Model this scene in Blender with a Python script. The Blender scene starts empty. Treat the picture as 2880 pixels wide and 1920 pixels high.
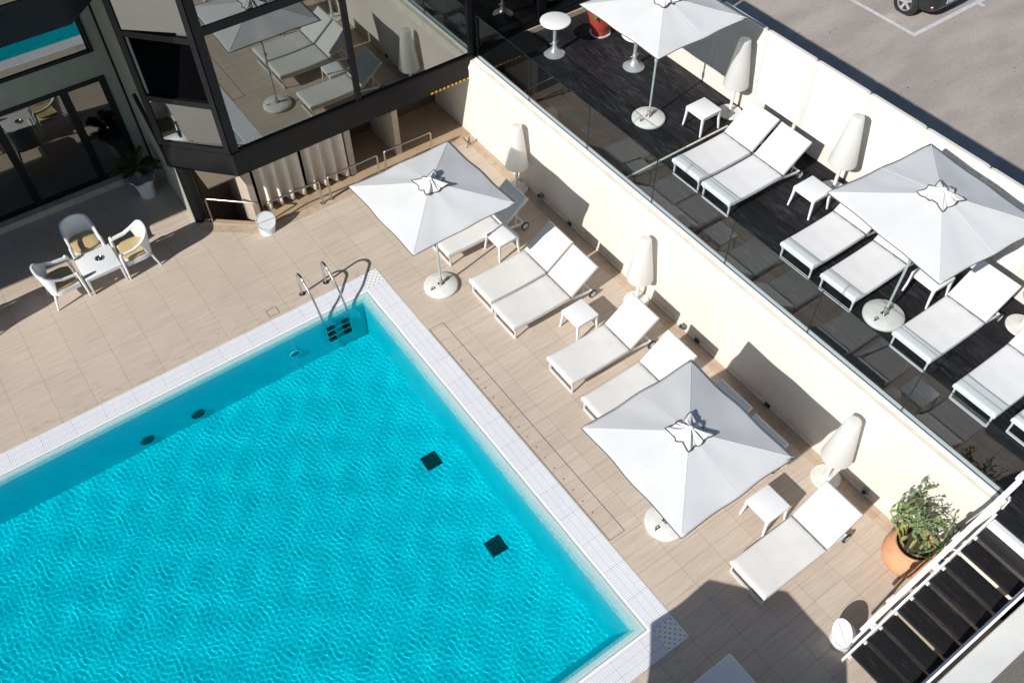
import bpy, bmesh, math, random
import numpy as np
from mathutils import Vector, Matrix
random.seed(7)
PI = math.pi
S = bpy.context.scene
C = S.collection

# ------------------------------------------------------------------ helpers
class MB:
    """collects shapes, then links them as ONE mesh object"""
    def __init__(s): s.v = []; s.f = []; s.mi = []; s.cur = 0
    def use(s, k): s.cur = k; return s
    def add(s, vs, fs, M=None):
        n = len(s.v)
        for v in vs:
            v = Vector(v)
            s.v.append(tuple(M @ v) if M else tuple(v))
        for f in fs: s.f.append([i + n for i in f]); s.mi.append(s.cur)
        return s
    def box(s, lo, hi, bev=0, seg=2, M=None):
        x0, y0, z0 = lo; x1, y1, z1 = hi
        if bev <= 0:
            vs = [(x0,y0,z0),(x1,y0,z0),(x1,y1,z0),(x0,y1,z0),(x0,y0,z1),(x1,y0,z1),(x1,y1,z1),(x0,y1,z1)]
            return s.add(vs, [(0,3,2,1),(4,5,6,7),(0,1,5,4),(1,2,6,5),(2,3,7,6),(3,0,4,7)], M)
        bm = bmesh.new()
        bmesh.ops.create_cube(bm, size=1.0)
        for v in bm.verts:
            v.co = Vector(((x0+x1)/2 + v.co.x*(x1-x0), (y0+y1)/2 + v.co.y*(y1-y0), (z0+z1)/2 + v.co.z*(z1-z0)))
        bmesh.ops.bevel(bm, geom=list(bm.edges), offset=bev, segments=seg, profile=0.5, affect='EDGES')
        return s.bm(bm, M)
    def bm(s, bm, M=None):
        bm.verts.index_update()
        vs = [v.co.copy() for v in bm.verts]; fs = [[v.index for v in f.verts] for f in bm.faces]
        bm.free()
        return s.add(vs, fs, M)
    def tube(s, pts, r, n=10, cap=True, M=None, closed=False):
        pts = [Vector(p) for p in pts]
        rs = r if isinstance(r, (list, tuple)) else [r]*len(pts)
        vs = []; fs = []; N = len(pts); up = None
        for i, p in enumerate(pts):
            if closed: t = pts[(i+1) % N] - pts[i-1]
            else: t = (pts[min(i+1, N-1)] - pts[max(i-1, 0)])
            t.normalize()
            if up is None:
                up = Vector((0,0,1)) if abs(t.z) < .9 else Vector((1,0,0))
            a = t.cross(up); a.normalize(); b = t.cross(a); b.normalize(); up = -b
            for k in range(n):
                q = 2*PI*k/n
                vs.append(p + (a*math.cos(q) + b*math.sin(q))*rs[i])
        for i in range(N if closed else N-1):
            for k in range(n):
                j = (i+1) % N
                fs.append((i*n+k, i*n+(k+1) % n, j*n+(k+1) % n, j*n+k))
        if cap and not closed:
            fs.append(list(range(n))); fs.append([(N-1)*n+k for k in range(n)][::-1])
        return s.add(vs, fs, M)
    def lathe(s, prof, n=32, M=None, cx=0, cy=0, cap=True):
        vs = []; fs = []
        for r, z in prof:
            for k in range(n):
                a = 2*PI*k/n
                vs.append((cx + r*math.cos(a), cy + r*math.sin(a), z))
        for i in range(len(prof)-1):
            for k in range(n):
                fs.append((i*n+k, i*n+(k+1) % n, (i+1)*n+(k+1) % n, (i+1)*n+k))
        if not cap or prof[0] == prof[-1]: return s.add(vs, fs, M)
        if prof[0][0] > 1e-4: fs.append(list(range(n))[::-1])
        if prof[-1][0] > 1e-4: fs.append([(len(prof)-1)*n+k for k in range(n)])
        return s.add(vs, fs, M)
    def grid(s, fn, nu, nv, M=None, wrap=False):
        vs = [fn(i/nu, j/nv) for j in range(nv+1) for i in range(nu if wrap else nu+1)]
        w = nu if wrap else nu+1; fs = []
        for j in range(nv):
            for i in range(nu):
                a = j*w+i; b = j*w+(i+1) % w if wrap else j*w+i+1
                fs.append((a, b, b+w, a+w))
        return s.add(vs, fs, M)
    def prism(s, poly, z0, z1, M=None):
        n = len(poly)
        vs = [(x, y, z0) for x, y in poly] + [(x, y, z1) for x, y in poly]
        fs = [list(range(n))[::-1], [n+i for i in range(n)]] + [(i, (i+1) % n, n+(i+1) % n, n+i) for i in range(n)]
        return s.add(vs, fs, M)
    def ball(s, c, r, sub=2, sc=(1,1,1), M=None):
        bm = bmesh.new(); bmesh.ops.create_icosphere(bm, subdivisions=sub, radius=r)
        for v in bm.verts: v.co = Vector((c[0]+v.co.x*sc[0], c[1]+v.co.y*sc[1], c[2]+v.co.z*sc[2]))
        return s.bm(bm, M)
    def build(s, name, mat, parent=None, smooth=35, kind=None):
        me = bpy.data.meshes.new(name); me.from_pydata(s.v, [], s.f); me.update()
        bm = bmesh.new(); bm.from_mesh(me); bmesh.ops.recalc_face_normals(bm, faces=bm.faces); bm.to_mesh(me); bm.free()
        for m_ in (mat if isinstance(mat, list) else [mat]): me.materials.append(m_)
        if isinstance(mat, list): me.polygons.foreach_set('material_index', s.mi)
        if smooth:
            me.shade_smooth()
            me.set_sharp_from_angle(angle=math.radians(smooth))
        o = bpy.data.objects.new(name, me); C.objects.link(o)
        if parent: o.parent = parent
        if kind: o['kind'] = kind
        return o
def T(x=0, y=0, z=0, rz=0): return Matrix.Translation((x,y,z)) @ Matrix.Rotation(rz, 4, 'Z')
def thing(name, label, cat, loc=(0,0,0), rz=0, group=None):
    o = bpy.data.objects.new(name, None); C.objects.link(o)
    o.location = loc; o.rotation_euler = (0,0,rz); o.empty_display_size = .1
    o['label'] = label; o['category'] = cat
    if group: o['group'] = group
    return o
def tag(o, label, cat, group=None):
    o['label'] = label; o['category'] = cat
    if group: o['group'] = group
    return o
def dup(o, loc, rz=None, label=None, parent=None):
    c = o.copy(); C.objects.link(c)
    if parent is None:
        if loc: c.location = loc
        if rz is not None: c.rotation_euler = (0,0,rz)
        if label: c['label'] = label
    else: c.parent = parent
    for ch in list(o.children): dup(ch, None, parent=c)
    return c

# ------------------------------------------------------------------ materials
class NT:
    def __init__(s, name):
        s.m = bpy.data.materials.new(name); s.m.use_nodes = True
        s.t = s.m.node_tree; s.t.nodes.clear()
        s.out = s.n('ShaderNodeOutputMaterial')
    def n(s, k, **kw):
        x = s.t.nodes.new(k)
        for a, b in kw.items():
            if a.startswith('i_'):
                key = a[2:]
                key = int(key) if key.isdigit() else key.replace('_', ' ')
                x.inputs[key].default_value = b
            else: setattr(x, a, b)
        return x
    def l(s, a, b): s.t.links.new(a, b)
    def coords(s, scale=(1,1,1), loc=(0,0,0), rot=(0,0,0), src='Object'):
        tc = s.n('ShaderNodeTexCoord'); mp = s.n('ShaderNodeMapping')
        mp.inputs['Scale'].default_value = scale; mp.inputs['Location'].default_value = loc; mp.inputs['Rotation'].default_value = rot
        s.l(tc.outputs[src], mp.inputs['Vector']); return mp.outputs[0]
    def noise(s, vec, scale, detail=4, rough=.55):
        x = s.n('ShaderNodeTexNoise'); x.inputs['Scale'].default_value = scale; x.inputs['Detail'].default_value = detail
        x.inputs['Roughness'].default_value = rough
        s.l(vec, x.inputs['Vector']); return x.outputs['Fac']
    def ramp(s, fac, stops):
        x = s.n('ShaderNodeValToRGB'); e = x.color_ramp.elements
        while len(e) < len(stops): e.new(.5)
        for i, (p, c) in enumerate(stops):
            e[i].position = p; e[i].color = (*c, 1) if not isinstance(c, float) else (c,c,c,1)
        s.l(fac, x.inputs[0]); return x.outputs[0]
    def mix(s, fac, a, b, mode='MIX'):
        x = s.n('ShaderNodeMix', data_type='RGBA', blend_type=mode)
        for k, v in ((0, fac), (6, a), (7, b)):
            if hasattr(v, 'is_linked'): s.l(v, x.inputs[k])
            else: x.inputs[k].default_value = v if k == 0 else (*v, 1)
        return x.outputs[2]
    def bump(s, h, strength=.2, dist=.01):
        x = s.n('ShaderNodeBump'); x.inputs['Strength'].default_value = strength; x.inputs['Distance'].default_value = dist
        s.l(h, x.inputs['Height']); return x.outputs[0]
    def pbr(s, col, rough=.5, metal=0., normal=None, spec=.5):
        p = s.n('ShaderNodeBsdfPrincipled')
        for k, v in (('Base Color', col), ('Roughness', rough)):
            if hasattr(v, 'is_linked'): s.l(v, p.inputs[k])
            else: p.inputs[k].default_value = (*v, 1) if k == 'Base Color' else v
        p.inputs['Metallic'].default_value = metal; p.inputs['Specular IOR Level'].default_value = spec
        if normal: s.l(normal, p.inputs['Normal'])
        s.l(p.outputs[0], s.out.inputs[0]); return p
def simple(name, col, rough=.5, metal=0., var=.06, vs=3., bump=0., bs=80., spec=.5, rand=0.):
    t = NT(name); v = t.coords()
    f = t.noise(v, vs)
    lo = tuple(c*(1-var) for c in col); hi = tuple(min(1, c*(1+var)) for c in col)
    c = t.ramp(f, [(.3, lo), (.7, hi)])
    if rand:
        oi = t.n('ShaderNodeObjectInfo')
        r = t.ramp(oi.outputs['Random'], [(0., 1.-rand), (1., 1.)])
        c = t.mix(1., c, r, 'MULTIPLY')
    nb = t.bump(t.noise(v, bs, 3), bump, .005) if bump else None
    t.pbr(c, rough, metal, nb, spec)
    return t.m

M = {}
M['plastic'] = simple('white_plastic', (.78,.79,.79), .35, var=.02)
M['mattress'] = simple('off_white_fabric', (.70,.685,.655), .85, var=.035, vs=5, bump=.13, bs=9, spec=.2, rand=.05)
M['mattress2'] = simple('white_fabric', (.72,.715,.71), .85, var=.03, vs=5, bump=.13, bs=9, spec=.2, rand=.04)
def translucent(m, amount, col):
    t = m.node_tree; pr = next(n for n in t.nodes if n.type == 'BSDF_PRINCIPLED'); out = next(n for n in t.nodes if n.type == 'OUTPUT_MATERIAL')
    tr = t.nodes.new('ShaderNodeBsdfTranslucent'); tr.inputs[0].default_value = (*col, 1)
    mx = t.nodes.new('ShaderNodeMixShader'); mx.inputs[0].default_value = amount
    t.links.new(pr.outputs[0], mx.inputs[1]); t.links.new(tr.outputs[0], mx.inputs[2]); t.links.new(mx.outputs[0], out.inputs[0])
    return m
M['canvas'] = translucent(simple('parasol_canvas', (.745,.745,.74), .9, var=.035, vs=1.6, bump=.2, bs=22, spec=.12), .14, (.8,.8,.78))
M['alu'] = simple('white_lacquered_metal', (.74,.75,.76), .35, var=.03)
M['frame'] = simple('pale_grey_metal', (.66,.675,.69), .38, .1, var=.05)
M['pole'] = simple('pale_green_metal', (.42,.50,.50), .35, .3, var=.05)
M['concrete'] = simple('cast_white_base', (.68,.67,.63), .7, var=.08, vs=9, bump=.2)
M['chrome'] = simple('polished_steel', (.62,.61,.60), .16, 1., var=.05)
M['steel'] = simple('brushed_steel', (.50,.46,.42), .3, 1., var=.08)
M['silver'] = simple('silver_lacquer', (.62,.63,.66), .3, .6, var=.04)
M['rubber'] = simple('black_rubber', (.02,.02,.02), .6)
M['black'] = simple('black_frame_metal', (.008,.008,.0095), .42, var=.2, spec=.22)
M['blackgap'] = simple('dark_joint', (.05,.04,.035), .8)
M['cushion'] = simple('beige_cushion', (.50,.37,.19), .85, var=.06, vs=12, bump=.1, bs=40)
M['piping'] = simple('grey_piping', (.10,.092,.085), .8)
M['seam'] = simple('grey_seam', (.30,.29,.29), .8)
M['facade'] = simple('grey_green_render', (.31,.32,.26), .9, var=.08, vs=4, bump=.3, bs=60, spec=.2)
M['terracotta'] = simple('terracotta', (.60,.31,.165), .8, var=.16, vs=5, bump=.3, bs=20)
M['redpot'] = simple('red_glazed_clay', (.33,.042,.03), .55, var=.1, vs=6)
M['soil'] = simple('dark_soil', (.06,.042,.028), .95, var=.4, vs=30)
M['shade'] = translucent(simple('white_lamp_plastic', (.86,.86,.85), .5, var=.015, spec=.3), .55, (.92,.91,.88))
M['yellow'] = simple('yellow_paint', (.72,.42,.01), .5)
M['fitting'] = simple('dark_teal_fitting', (.035,.085,.085), .6, var=.2, vs=20)
M['tyre'] = simple('tyre_rubber', (.015,.015,.016), .7, bump=.2)
M['alloy'] = simple('alloy_wheel', (.66,.66,.67), .3, .7)
M['carpaint'] = simple('anthracite_car_paint', (.035,.036,.038), .22, .4, var=.05)
M['redlens'] = simple('red_reflector', (.35,.01,.01), .2)
M['plate'] = simple('number_plate', (.75,.76,.8), .4)
M['plateblue'] = simple('number_plate_blue', (.02,.09,.5), .4)
M['paint'] = simple('white_road_paint', (.56,.56,.57), .7, var=.12, vs=6)
M['curtain'] = simple('cream_curtain', (.73,.65,.54), .9, var=.06, vs=4)
M['pipe'] = simple('tap_metal', (.35,.37,.36), .35, .8)
M['navy'] = simple('spot_lens', (.03,.06,.14), .2)
M['cap'] = simple('parasol_cap_canvas', (.76,.755,.74), .9, var=.03, vs=10, bump=.1, bs=60, spec=.15)
M['leather'] = simple('black_strap', (.03,.03,.03), .6)
M['dirtwhite'] = simple('white_slab', (.66,.66,.63), .85, var=.05, vs=2, bump=.1)
M['yard'] = simple('brown_grey_ground', (.15,.135,.12), .9, var=.2, vs=30, bump=.3)
M['trim'] = simple('ledge_stone', (.66,.60,.51), .85, var=.08, vs=3)

def m_travertine():
    t = NT('travertine_paving'); v = t.coords()
    mp = t.coords(loc=(-.44+5.8*4, -1.377+.58*40, 0))
    def brick(w, h, mort, off):
        b = t.n('ShaderNodeTexBrick'); b.offset = off; b.squash = 1.
        b.inputs['Scale'].default_value = 1.; b.inputs['Brick Width'].default_value = w; b.inputs['Row Height'].default_value = h
        b.inputs['Mortar Size'].default_value = mort; b.inputs['Mortar Smooth'].default_value = .4
        b.inputs['Color1'].default_value = (.538,.450,.366,1); b.inputs['Color2'].default_value = (.580,.491,.402,1); b.inputs['Mortar'].default_value = (.31,.235,.165,1)
        t.l(mp, b.inputs['Vector']); return b
    b1 = brick(.58, .29, .0034, 0.); b2 = brick(.58, 1.16, .0036, 0.)
    b2.inputs['Color1'].default_value = (.548,.461,.377,1); b2.inputs['Color2'].default_value = (.568,.480,.394,1)
    # long slabs beside the glass facade, short ones round the loungers
    sx = t.n('ShaderNodeSeparateXYZ'); t.l(v, sx.inputs[0])
    cmp_ = t.n('ShaderNodeMath', operation='LESS_THAN'); t.l(sx.outputs[0], cmp_.inputs[0]); cmp_.inputs[1].default_value = 4.0
    base = t.mix(cmp_.outputs[0], b1.outputs['Color'], b2.outputs['Color'])
    st = t.noise(t.coords(scale=(1.1, 13, 1)), 1.6, 6, .62)
    st = t.ramp(st, [(.28, (.87,.855,.84)), (.72, (1.08,1.08,1.08))])
    c = t.mix(1., base, st, 'MULTIPLY')
    big = t.ramp(t.noise(v, .55, 3), [(.3, (.94,.93,.93)), (.7, (1.04,1.04,1.04))])
    c = t.mix(1., c, big, 'MULTIPLY')
    # damp marks within half a metre of the pool edge
    dm = t.noise(t.coords(scale=(2.6, 5.5, 1)), 1.7, 5, .7)
    rng = t.n('ShaderNodeMapRange'); rng.inputs[1].default_value = 11.45; rng.inputs[2].default_value = 10.9; t.l(sx.outputs[1], rng.inputs[0])
    dmr = t.ramp(dm, [(.52, 0.), (.62, .32)])
    fac = t.n('ShaderNodeMath', operation='MULTIPLY'); t.l(rng.outputs[0], fac.inputs[0]); t.l(dmr, fac.inputs[1])
    lt = t.n('ShaderNodeMath', operation='LESS_THAN'); t.l(sx.outputs[0], lt.inputs[0]); lt.inputs[1].default_value = 4.3
    fac2 = t.n('ShaderNodeMath', operation='MULTIPLY'); t.l(fac.outputs[0], fac2.inputs[0]); t.l(lt.outputs[0], fac2.inputs[1])
    c = t.mix(fac2.outputs[0], c, (.27,.20,.14))
    sp = t.ramp(t.noise(v, 3.1, 5, .75), [(.66, 0.), (.74, .35)])
    c = t.mix(sp, c, (.33,.245,.16))
    sp2 = t.ramp(t.noise(v, 17, 2, .5), [(.735, 0.), (.75, .5)])
    c = t.mix(sp2, c, (.25,.18,.12))
    nb = t.bump(t.noise(t.coords(scale=(1, 6, 1)), 12, 3), .12, .004)
    t.pbr(c, .5, 0, nb, .4); return t.m
M['deck'] = m_travertine()
def m_strip():
    t = NT('small_edge_tiles'); v = t.coords()
    b = t.n('ShaderNodeTexBrick'); b.offset = .0
    for k, x in (('Scale',1.),('Brick Width',.145),('Row Height',.29),('Mortar Size',.003)): b.inputs[k].default_value = x
    b.inputs['Color1'].default_value = (.46,.34,.24,1); b.inputs['Color2'].default_value = (.50,.385,.285,1); b.inputs['Mortar'].default_value = (.27,.20,.14,1)
    t.l(t.coords(loc=(20,20,0)), b.inputs['Vector'])
    c = t.mix(1., b.outputs['Color'], t.ramp(t.noise(v, 8), [(.3,.86),(.7,1.06)]), 'MULTIPLY')
    t.pbr(c, .6); return t.m
M['strip'] = m_strip()
def m_aggregate():
    t = NT('tan_aggregate_floor'); v = t.coords()
    c = t.ramp(t.noise(v, 90, 3, .7), [(.3,(.25,.165,.095)),(.5,(.42,.30,.185)),(.7,(.55,.43,.29))])
    c = t.mix(1., c, t.ramp(t.noise(v, 1.5), [(.3,.8),(.7,1.05)]), 'MULTIPLY')
    t.pbr(c, .9, 0, t.bump(t.noise(v, 90), .4, .004)); return t.m
M['aggregate'] = m_aggregate()
def m_granite():
    t = NT('speckled_stone'); v = t.coords()
    c = t.ramp(t.noise(v, 70, 2, .8), [(.32,(.28,.22,.17)),(.55,(.52,.43,.34)),(.7,(.62,.55,.46))])
    t.pbr(c, .8, 0, t.bump(t.noise(v, 70), .3, .003)); return t.m
M['granite'] = m_granite()
def m_asphalt():
    t = NT('pale_asphalt'); v = t.coords()
    fine = t.ramp(t.noise(v, 26, 3, .8), [(.3,(.335,.297,.265)),(.7,(.455,.41,.37))])
    blot = t.ramp(t.noise(t.coords(scale=(.35, 1.0, 1), rot=(0,0,.5)), 1.3, 4), [(.36,(.83,.82,.825)),(.64,(1.04,1.03,1.015))])
    c = t.mix(1., fine, blot, 'MULTIPLY')
    sp = t.ramp(t.noise(v, 9, 2, .5), [(.255, 0.), (.265, 0.), (.27, 1.)])
    c = t.mix(sp, (.13,.12,.115), c)
    t.pbr(c, .9, 0, t.bump(t.noise(v, 60), .3, .004), .3); return t.m
M['asphalt'] = m_asphalt()
def m_blackwood():
    t = NT('black_stained_boards'); v = t.coords()
    b = t.n('ShaderNodeTexBrick'); b.offset = .37
    for k, x in (('Scale',1.),('Brick Width',2.4),('Row Height',.12),('Mortar Size',.0045),('Mortar Smooth',.3)): b.inputs[k].default_value = x
    b.inputs['Color1'].default_value = (.0075,.0075,.0095,1); b.inputs['Color2'].default_value = (.014,.0138,.0165,1); b.inputs['Mortar'].default_value = (.0035,.0035,.0035,1)
    t.l(t.coords(rot=(0,0,PI/2), loc=(30,30,0)), b.inputs['Vector'])
    scr = t.noise(t.coords(scale=(22, 1.6, 6)), 2.0, 7, .72)
    scr = t.ramp(scr, [(.50, 0.), (.60, .45), (.75, 1.)])
    blot = t.ramp(t.noise(t.coords(scale=(1.2,.7,1)), 1.4, 3), [(.36, .12), (.62, 1.)])
    f = t.n('ShaderNodeMath', operation='MULTIPLY'); t.l(scr, f.inputs[0]); t.l(blot, f.inputs[1])
    c = t.mix(f.outputs[0], b.outputs['Color'], (.12,.118,.125))
    c = t.mix(t.ramp(t.noise(v, 55, 1, .3), [(.74, 0.), (.76, .6)]), c, (.12,.12,.12))
    t.pbr(c, .6, 0, t.bump(t.noise(t.coords(scale=(30,2,6)), 3, 4), .2, .003), .22); return t.m
M['wood'] = m_blackwood()
def m_tread():
    t = NT('black_stained_tread'); v = t.coords()
    scr = t.ramp(t.noise(t.coords(scale=(20, 1.8, 6)), 2.2, 7, .72), [(.56, 0.), (.7, .6), (.8, 1.)])
    c = t.mix(scr, (.013,.0125,.014), (.085,.082,.085))
    t.pbr(c, .5, 0, t.bump(t.noise(t.coords(scale=(30,2,6)), 3, 4), .25, .003), .35); return t.m
M['tread'] = m_tread()
def m_wall():
    t = NT('cream_render'); v = t.coords()
    c = t.ramp(t.noise(v, 1.2, 5), [(.3,(.655,.597,.535)),(.7,(.70,.648,.587))])
    # grime that has run down to the foot of the wall
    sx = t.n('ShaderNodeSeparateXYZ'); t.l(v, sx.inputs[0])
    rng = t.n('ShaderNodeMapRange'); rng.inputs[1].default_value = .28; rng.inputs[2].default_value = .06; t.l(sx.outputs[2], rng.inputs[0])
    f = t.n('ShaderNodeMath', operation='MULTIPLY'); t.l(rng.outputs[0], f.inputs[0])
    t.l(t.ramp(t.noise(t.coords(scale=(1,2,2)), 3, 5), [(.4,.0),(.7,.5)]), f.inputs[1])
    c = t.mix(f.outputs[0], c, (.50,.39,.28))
    stx = t.ramp(t.noise(t.coords(scale=(1, 5, .35)), 2.2, 5, .65), [(.35, (.97,.963,.95)), (.6, (1.,1.,1.))])
    c = t.mix(1., c, stx, 'MULTIPLY')
    t.pbr(c, .9, 0, t.bump(t.noise(v, 40, 4), .2, .004), .3); return t.m
M['wall'] = m_wall()
M['fence'] = simple('cream_louvre_metal', (.68,.648,.59), .6, var=.03, vs=2)
M['fencebase'] = simple('cream_fence_render', (.66,.615,.555), .85, var=.03, vs=2)
def m_grate():
    t = NT('white_overflow_grating'); v = t.coords()
    out = None
    tc = t.n('ShaderNodeTexCoord')
    u = t.n('ShaderNodeUVMap'); u.uv_map = 'UVMap'
    b = t.n('ShaderNodeTexBrick'); b.offset = 0.
    for k, x in (('Scale',1.),('Brick Width',.034),('Row Height',.118),('Mortar Size',.0055),('Mortar Smooth',.5)): b.inputs[k].default_value = x
    b.inputs['Color1'].default_value = (.76,.765,.795,1); b.inputs['Color2'].default_value = (.80,.805,.83,1); b.inputs['Mortar'].default_value = (.56,.575,.62,1)
    t.l(u.outputs[0], b.inputs['Vector'])
    b2 = t.n('ShaderNodeTexBrick'); b2.offset = 0.
    for k, x in (('Scale',1.),('Brick Width',.51),('Row Height',5.),('Mortar Size',.005)): b2.inputs[k].default_value = x
    b2.inputs['Color1'].default_value = (1,1,1,1); b2.inputs['Color2'].default_value = (.96,.96,.97,1); b2.inputs['Mortar'].default_value = (.70,.70,.74,1)
    t.l(u.outputs[0], b2.inputs['Vector'])
    c = t.mix(1., b.outputs['Color'], b2.outputs['Color'], 'MULTIPLY')
    t.pbr(c, .5, 0, t.bump(b.outputs['Fac'], -.4, .004)); return t.m
M['grate'] = m_grate()
def m_pool():
    t = NT('pale_pool_mosaic'); v = t.coords()
    b = t.n('ShaderNodeTexBrick'); b.offset = 0.
    for k, x in (('Scale',1.),('Brick Width',.05),('Row Height',.05),('Mortar Size',.003)): b.inputs[k].default_value = x
    b.inputs['Color1'].default_value = (.40,.73,.79,1); b.inputs['Color2'].default_value = (.43,.755,.81,1); b.inputs['Mortar'].default_value = (.42,.73,.78,1)
    t.l(v, b.inputs['Vector'])
    t.pbr(b.outputs['Color'], .6); return t.m
M['pool'] = m_pool()
M['lip'] = simple('worn_white_lip_stone', (.80,.785,.765), .8, var=.04, vs=20, bump=.1)
def m_water():
    t = NT('clear_pool_water')
    g = t.n('ShaderNodeBsdfRefraction') if False else t.n('ShaderNodeBsdfGlass')
    g.inputs['Roughness'].default_value = 0.; g.inputs['IOR'].default_value = 1.33
    t.l(g.outputs[0], t.out.inputs[0])
    return t.m
def m_tint():
    t = NT('turquoise_water_body')
    tr = t.n('ShaderNodeBsdfTransparent'); t.l(tr.outputs[0], t.out.inputs[0])
    va = t.n('ShaderNodeVolumeAbsorption'); va.inputs['Color'].default_value = (.0, .982, .991, 1); va.inputs['Density'].default_value = 5.5
    t.l(va.outputs[0], t.out.inputs['Volume']); return t.m
def glass(name, tint, refl, refl_col=(1,1,1), rough=0.):
    """thin pane: part see-through, part mirror, more mirror at grazing angles"""
    t = NT(name)
    tr = t.n('ShaderNodeBsdfTransparent'); tr.inputs[0].default_value = (*tint, 1)
    gl = t.n('ShaderNodeBsdfGlossy'); gl.inputs['Color'].default_value = (*refl_col, 1); gl.inputs['Roughness'].default_value = rough
    lw = t.n('ShaderNodeLayerWeight'); lw.inputs[0].default_value = .5
    pw = t.n('ShaderNodeMath', operation='POWER'); t.l(lw.outputs['Facing'], pw.inputs[0]); pw.inputs[1].default_value = 5.
    mr = t.n('ShaderNodeMapRange'); mr.inputs[1].default_value = 0.; mr.inputs[2].default_value = 1.; mr.inputs[3].default_value = refl; mr.inputs[4].default_value = 1.
    t.l(pw.outputs[0], mr.inputs[0])
    mx = t.n('ShaderNodeMixShader'); t.l(mr.outputs[0], mx.inputs[0]); t.l(tr.outputs[0], mx.inputs[1]); t.l(gl.outputs[0], mx.inputs[2])
    t.l(mx.outputs[0], t.out.inputs[0]); return t.m
M['mirror'] = glass('mirror_glass', (.05,.05,.05), .42, (.62,.66,.64))
M['sidemirror'] = glass('dimmed_side_glass', (.04,.04,.04), .36, (.45,.47,.46))  # same glass as the main panes, its reflection dimmed through the colour
M['darkglass'] = glass('dark_door_glass', (.10,.10,.09), .24, (.80,.82,.78))
M['clearglass'] = glass('clear_balustrade_glass', (.80,.86,.86), .085)
M['glassedge'] = simple('green_glass_edge', (.012,.035,.033), .2, var=.1)
M['void'] = simple('dark_interior', (.003,.003,.0035), .95, spec=.0)
M['darkwall'] = simple('dark_brown_rough_wall', (.09,.065,.045), .95, var=.4, vs=40)
M['innerwall'] = simple('beige_inner_wall', (.21,.16,.115), .9, var=.06)
def m_leaf(name, a, b, rough=.5):
    t = NT(name); g = t.n('ShaderNodeNewGeometry')
    c = t.ramp(g.outputs['Random Per Island'], [(0., a), (1., b)])
    c = t.mix(1., c, t.ramp(t.noise(t.coords(), 25), [(.3,.85),(.7,1.1)]), 'MULTIPLY')
    t.pbr(c, rough); return t.m
M['pads'] = m_leaf('cactus_green', (.10,.18,.085), (.22,.285,.12))
M['padsyoung'] = m_leaf('cactus_yellow_green', (.22,.26,.05), (.32,.31,.09))
M['frond'] = m_leaf('cycad_green', (.03,.06,.012), (.075,.10,.02), .4)
M['stem'] = simple('woody_stem', (.20,.14,.08), .9, var=.2, vs=20)
M['gravel'] = simple('blue_grey_gravel', (.28,.31,.33), .8, var=.6, vs=60, bump=.6, bs=60)
M['leaf'] = m_leaf('bright_leaf', (.06,.16,.02), (.14,.26,.04))

# ------------------------------------------------------------------ setting
DZ = 1.6           # terrace level
RZ = -.9           # car park level
PX1, PY0, PY1 = 4.13, 2.68, 10.42     # water rim
PX0 = -9.5
GW = .365
WZ = -.005          # water level
DEPTH = 1.36
def sheet(rects, z):
    mb = MB()
    for x0, y0, x1, y1 in rects: mb.add([(x0,y0,z),(x1,y0,z),(x1,y1,z),(x0,y1,z)], [(0,1,2,3)])
    return mb
ox0, ox1, oy0, oy1 = PX0-GW, PX1+GW, PY0-GW, PY1+GW
sheet([(-14,-.03,ox0,16.2),(ox1,-.03,8.12,12.98),(ox0,-.03,ox1,oy0),(ox0,oy1,ox1,12.98),(ox0,12.98,2.31,16.2)], 0).build('pool_deck', M['deck'], kind='structure', smooth=0)
# recessed walkway under the glazed bay
mb = MB(); mb.prism([(2.31,12.98),(3.42,12.981),(2.31,13.92)], -.06, 0)
mb.build('pool_deck', M['deck'], kind='structure', smooth=0)
mb = MB(); mb.prism([(3.42,12.98),(8.12,12.98),(8.12,14.6),(3.42,14.6)], -.06, -.004); mb.prism([(2.31,13.921),(3.42,12.982),(3.42,13.10),(2.40,13.98)], -1.1, -.004); mb.prism([(2.3,13.9),(3.42,13.0),(3.42,14.9),(2.3,14.9)], -1.16, -1.1)
mb.build('path', M['aggregate'], kind='structure', smooth=0)
mb = sheet([(3.36,12.8,7.9,12.98)], .004); mb.add([(2.36,13.76,.004),(2.28,13.60,.004),(3.28,12.80,.004),(3.40,12.985,.004)], [(0,1,2,3)])
mb.add([(7.88,.6,.004),(8.11,.6,.004),(8.11,12.98,.004),(7.88,12.98,.004)], [(0,1,2,3)])
mb.build('paving_strip', M['strip'], kind='structure', smooth=0)
# grating with a UV that runs along each side
def grating():
    me = bpy.data.meshes.new('pool_grating'); vs = []; fs = []; uv = []
    z = .004
    def q(pts, uvs):
        n = len(vs); vs.extend([(x,y,z) for x,y in pts]); fs.append((n,n+1,n+2,n+3)); uv.extend(uvs)
    q([(ox0,PY1),(PX1,PY1),(PX1,oy1),(ox0,oy1)], [(0,0),(PX1-ox0,0),(PX1-ox0,GW),(0,GW)])
    q([(ox0,oy0),(PX1,oy0),(PX1,PY0),(ox0,PY0)], [(0,0),(PX1-ox0,0),(PX1-ox0,GW),(0,GW)])
    q([(PX1,PY0),(ox1,PY0),(ox1,PY1),(PX1,PY1)], [(0,0),(0,GW),(PY1-PY0,GW),(PY1-PY0,0)])
    q([(ox0,PY0),(PX0,PY0),(PX0,PY1),(ox0,PY1)], [(0,0),(0,GW),(PY1-PY0,GW),(PY1-PY0,0)])
    me.from_pydata(vs, [], fs); me.update()
    l = me.uv_layers.new(name='UVMap')
    for i, c in enumerate(uv): l.data[i].uv = c
    me.materials.append(M['grate'])
    o = bpy.data.objects.new('pool_grating', me); C.objects.link(o); o['kind'] = 'structure'
grating()
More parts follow.
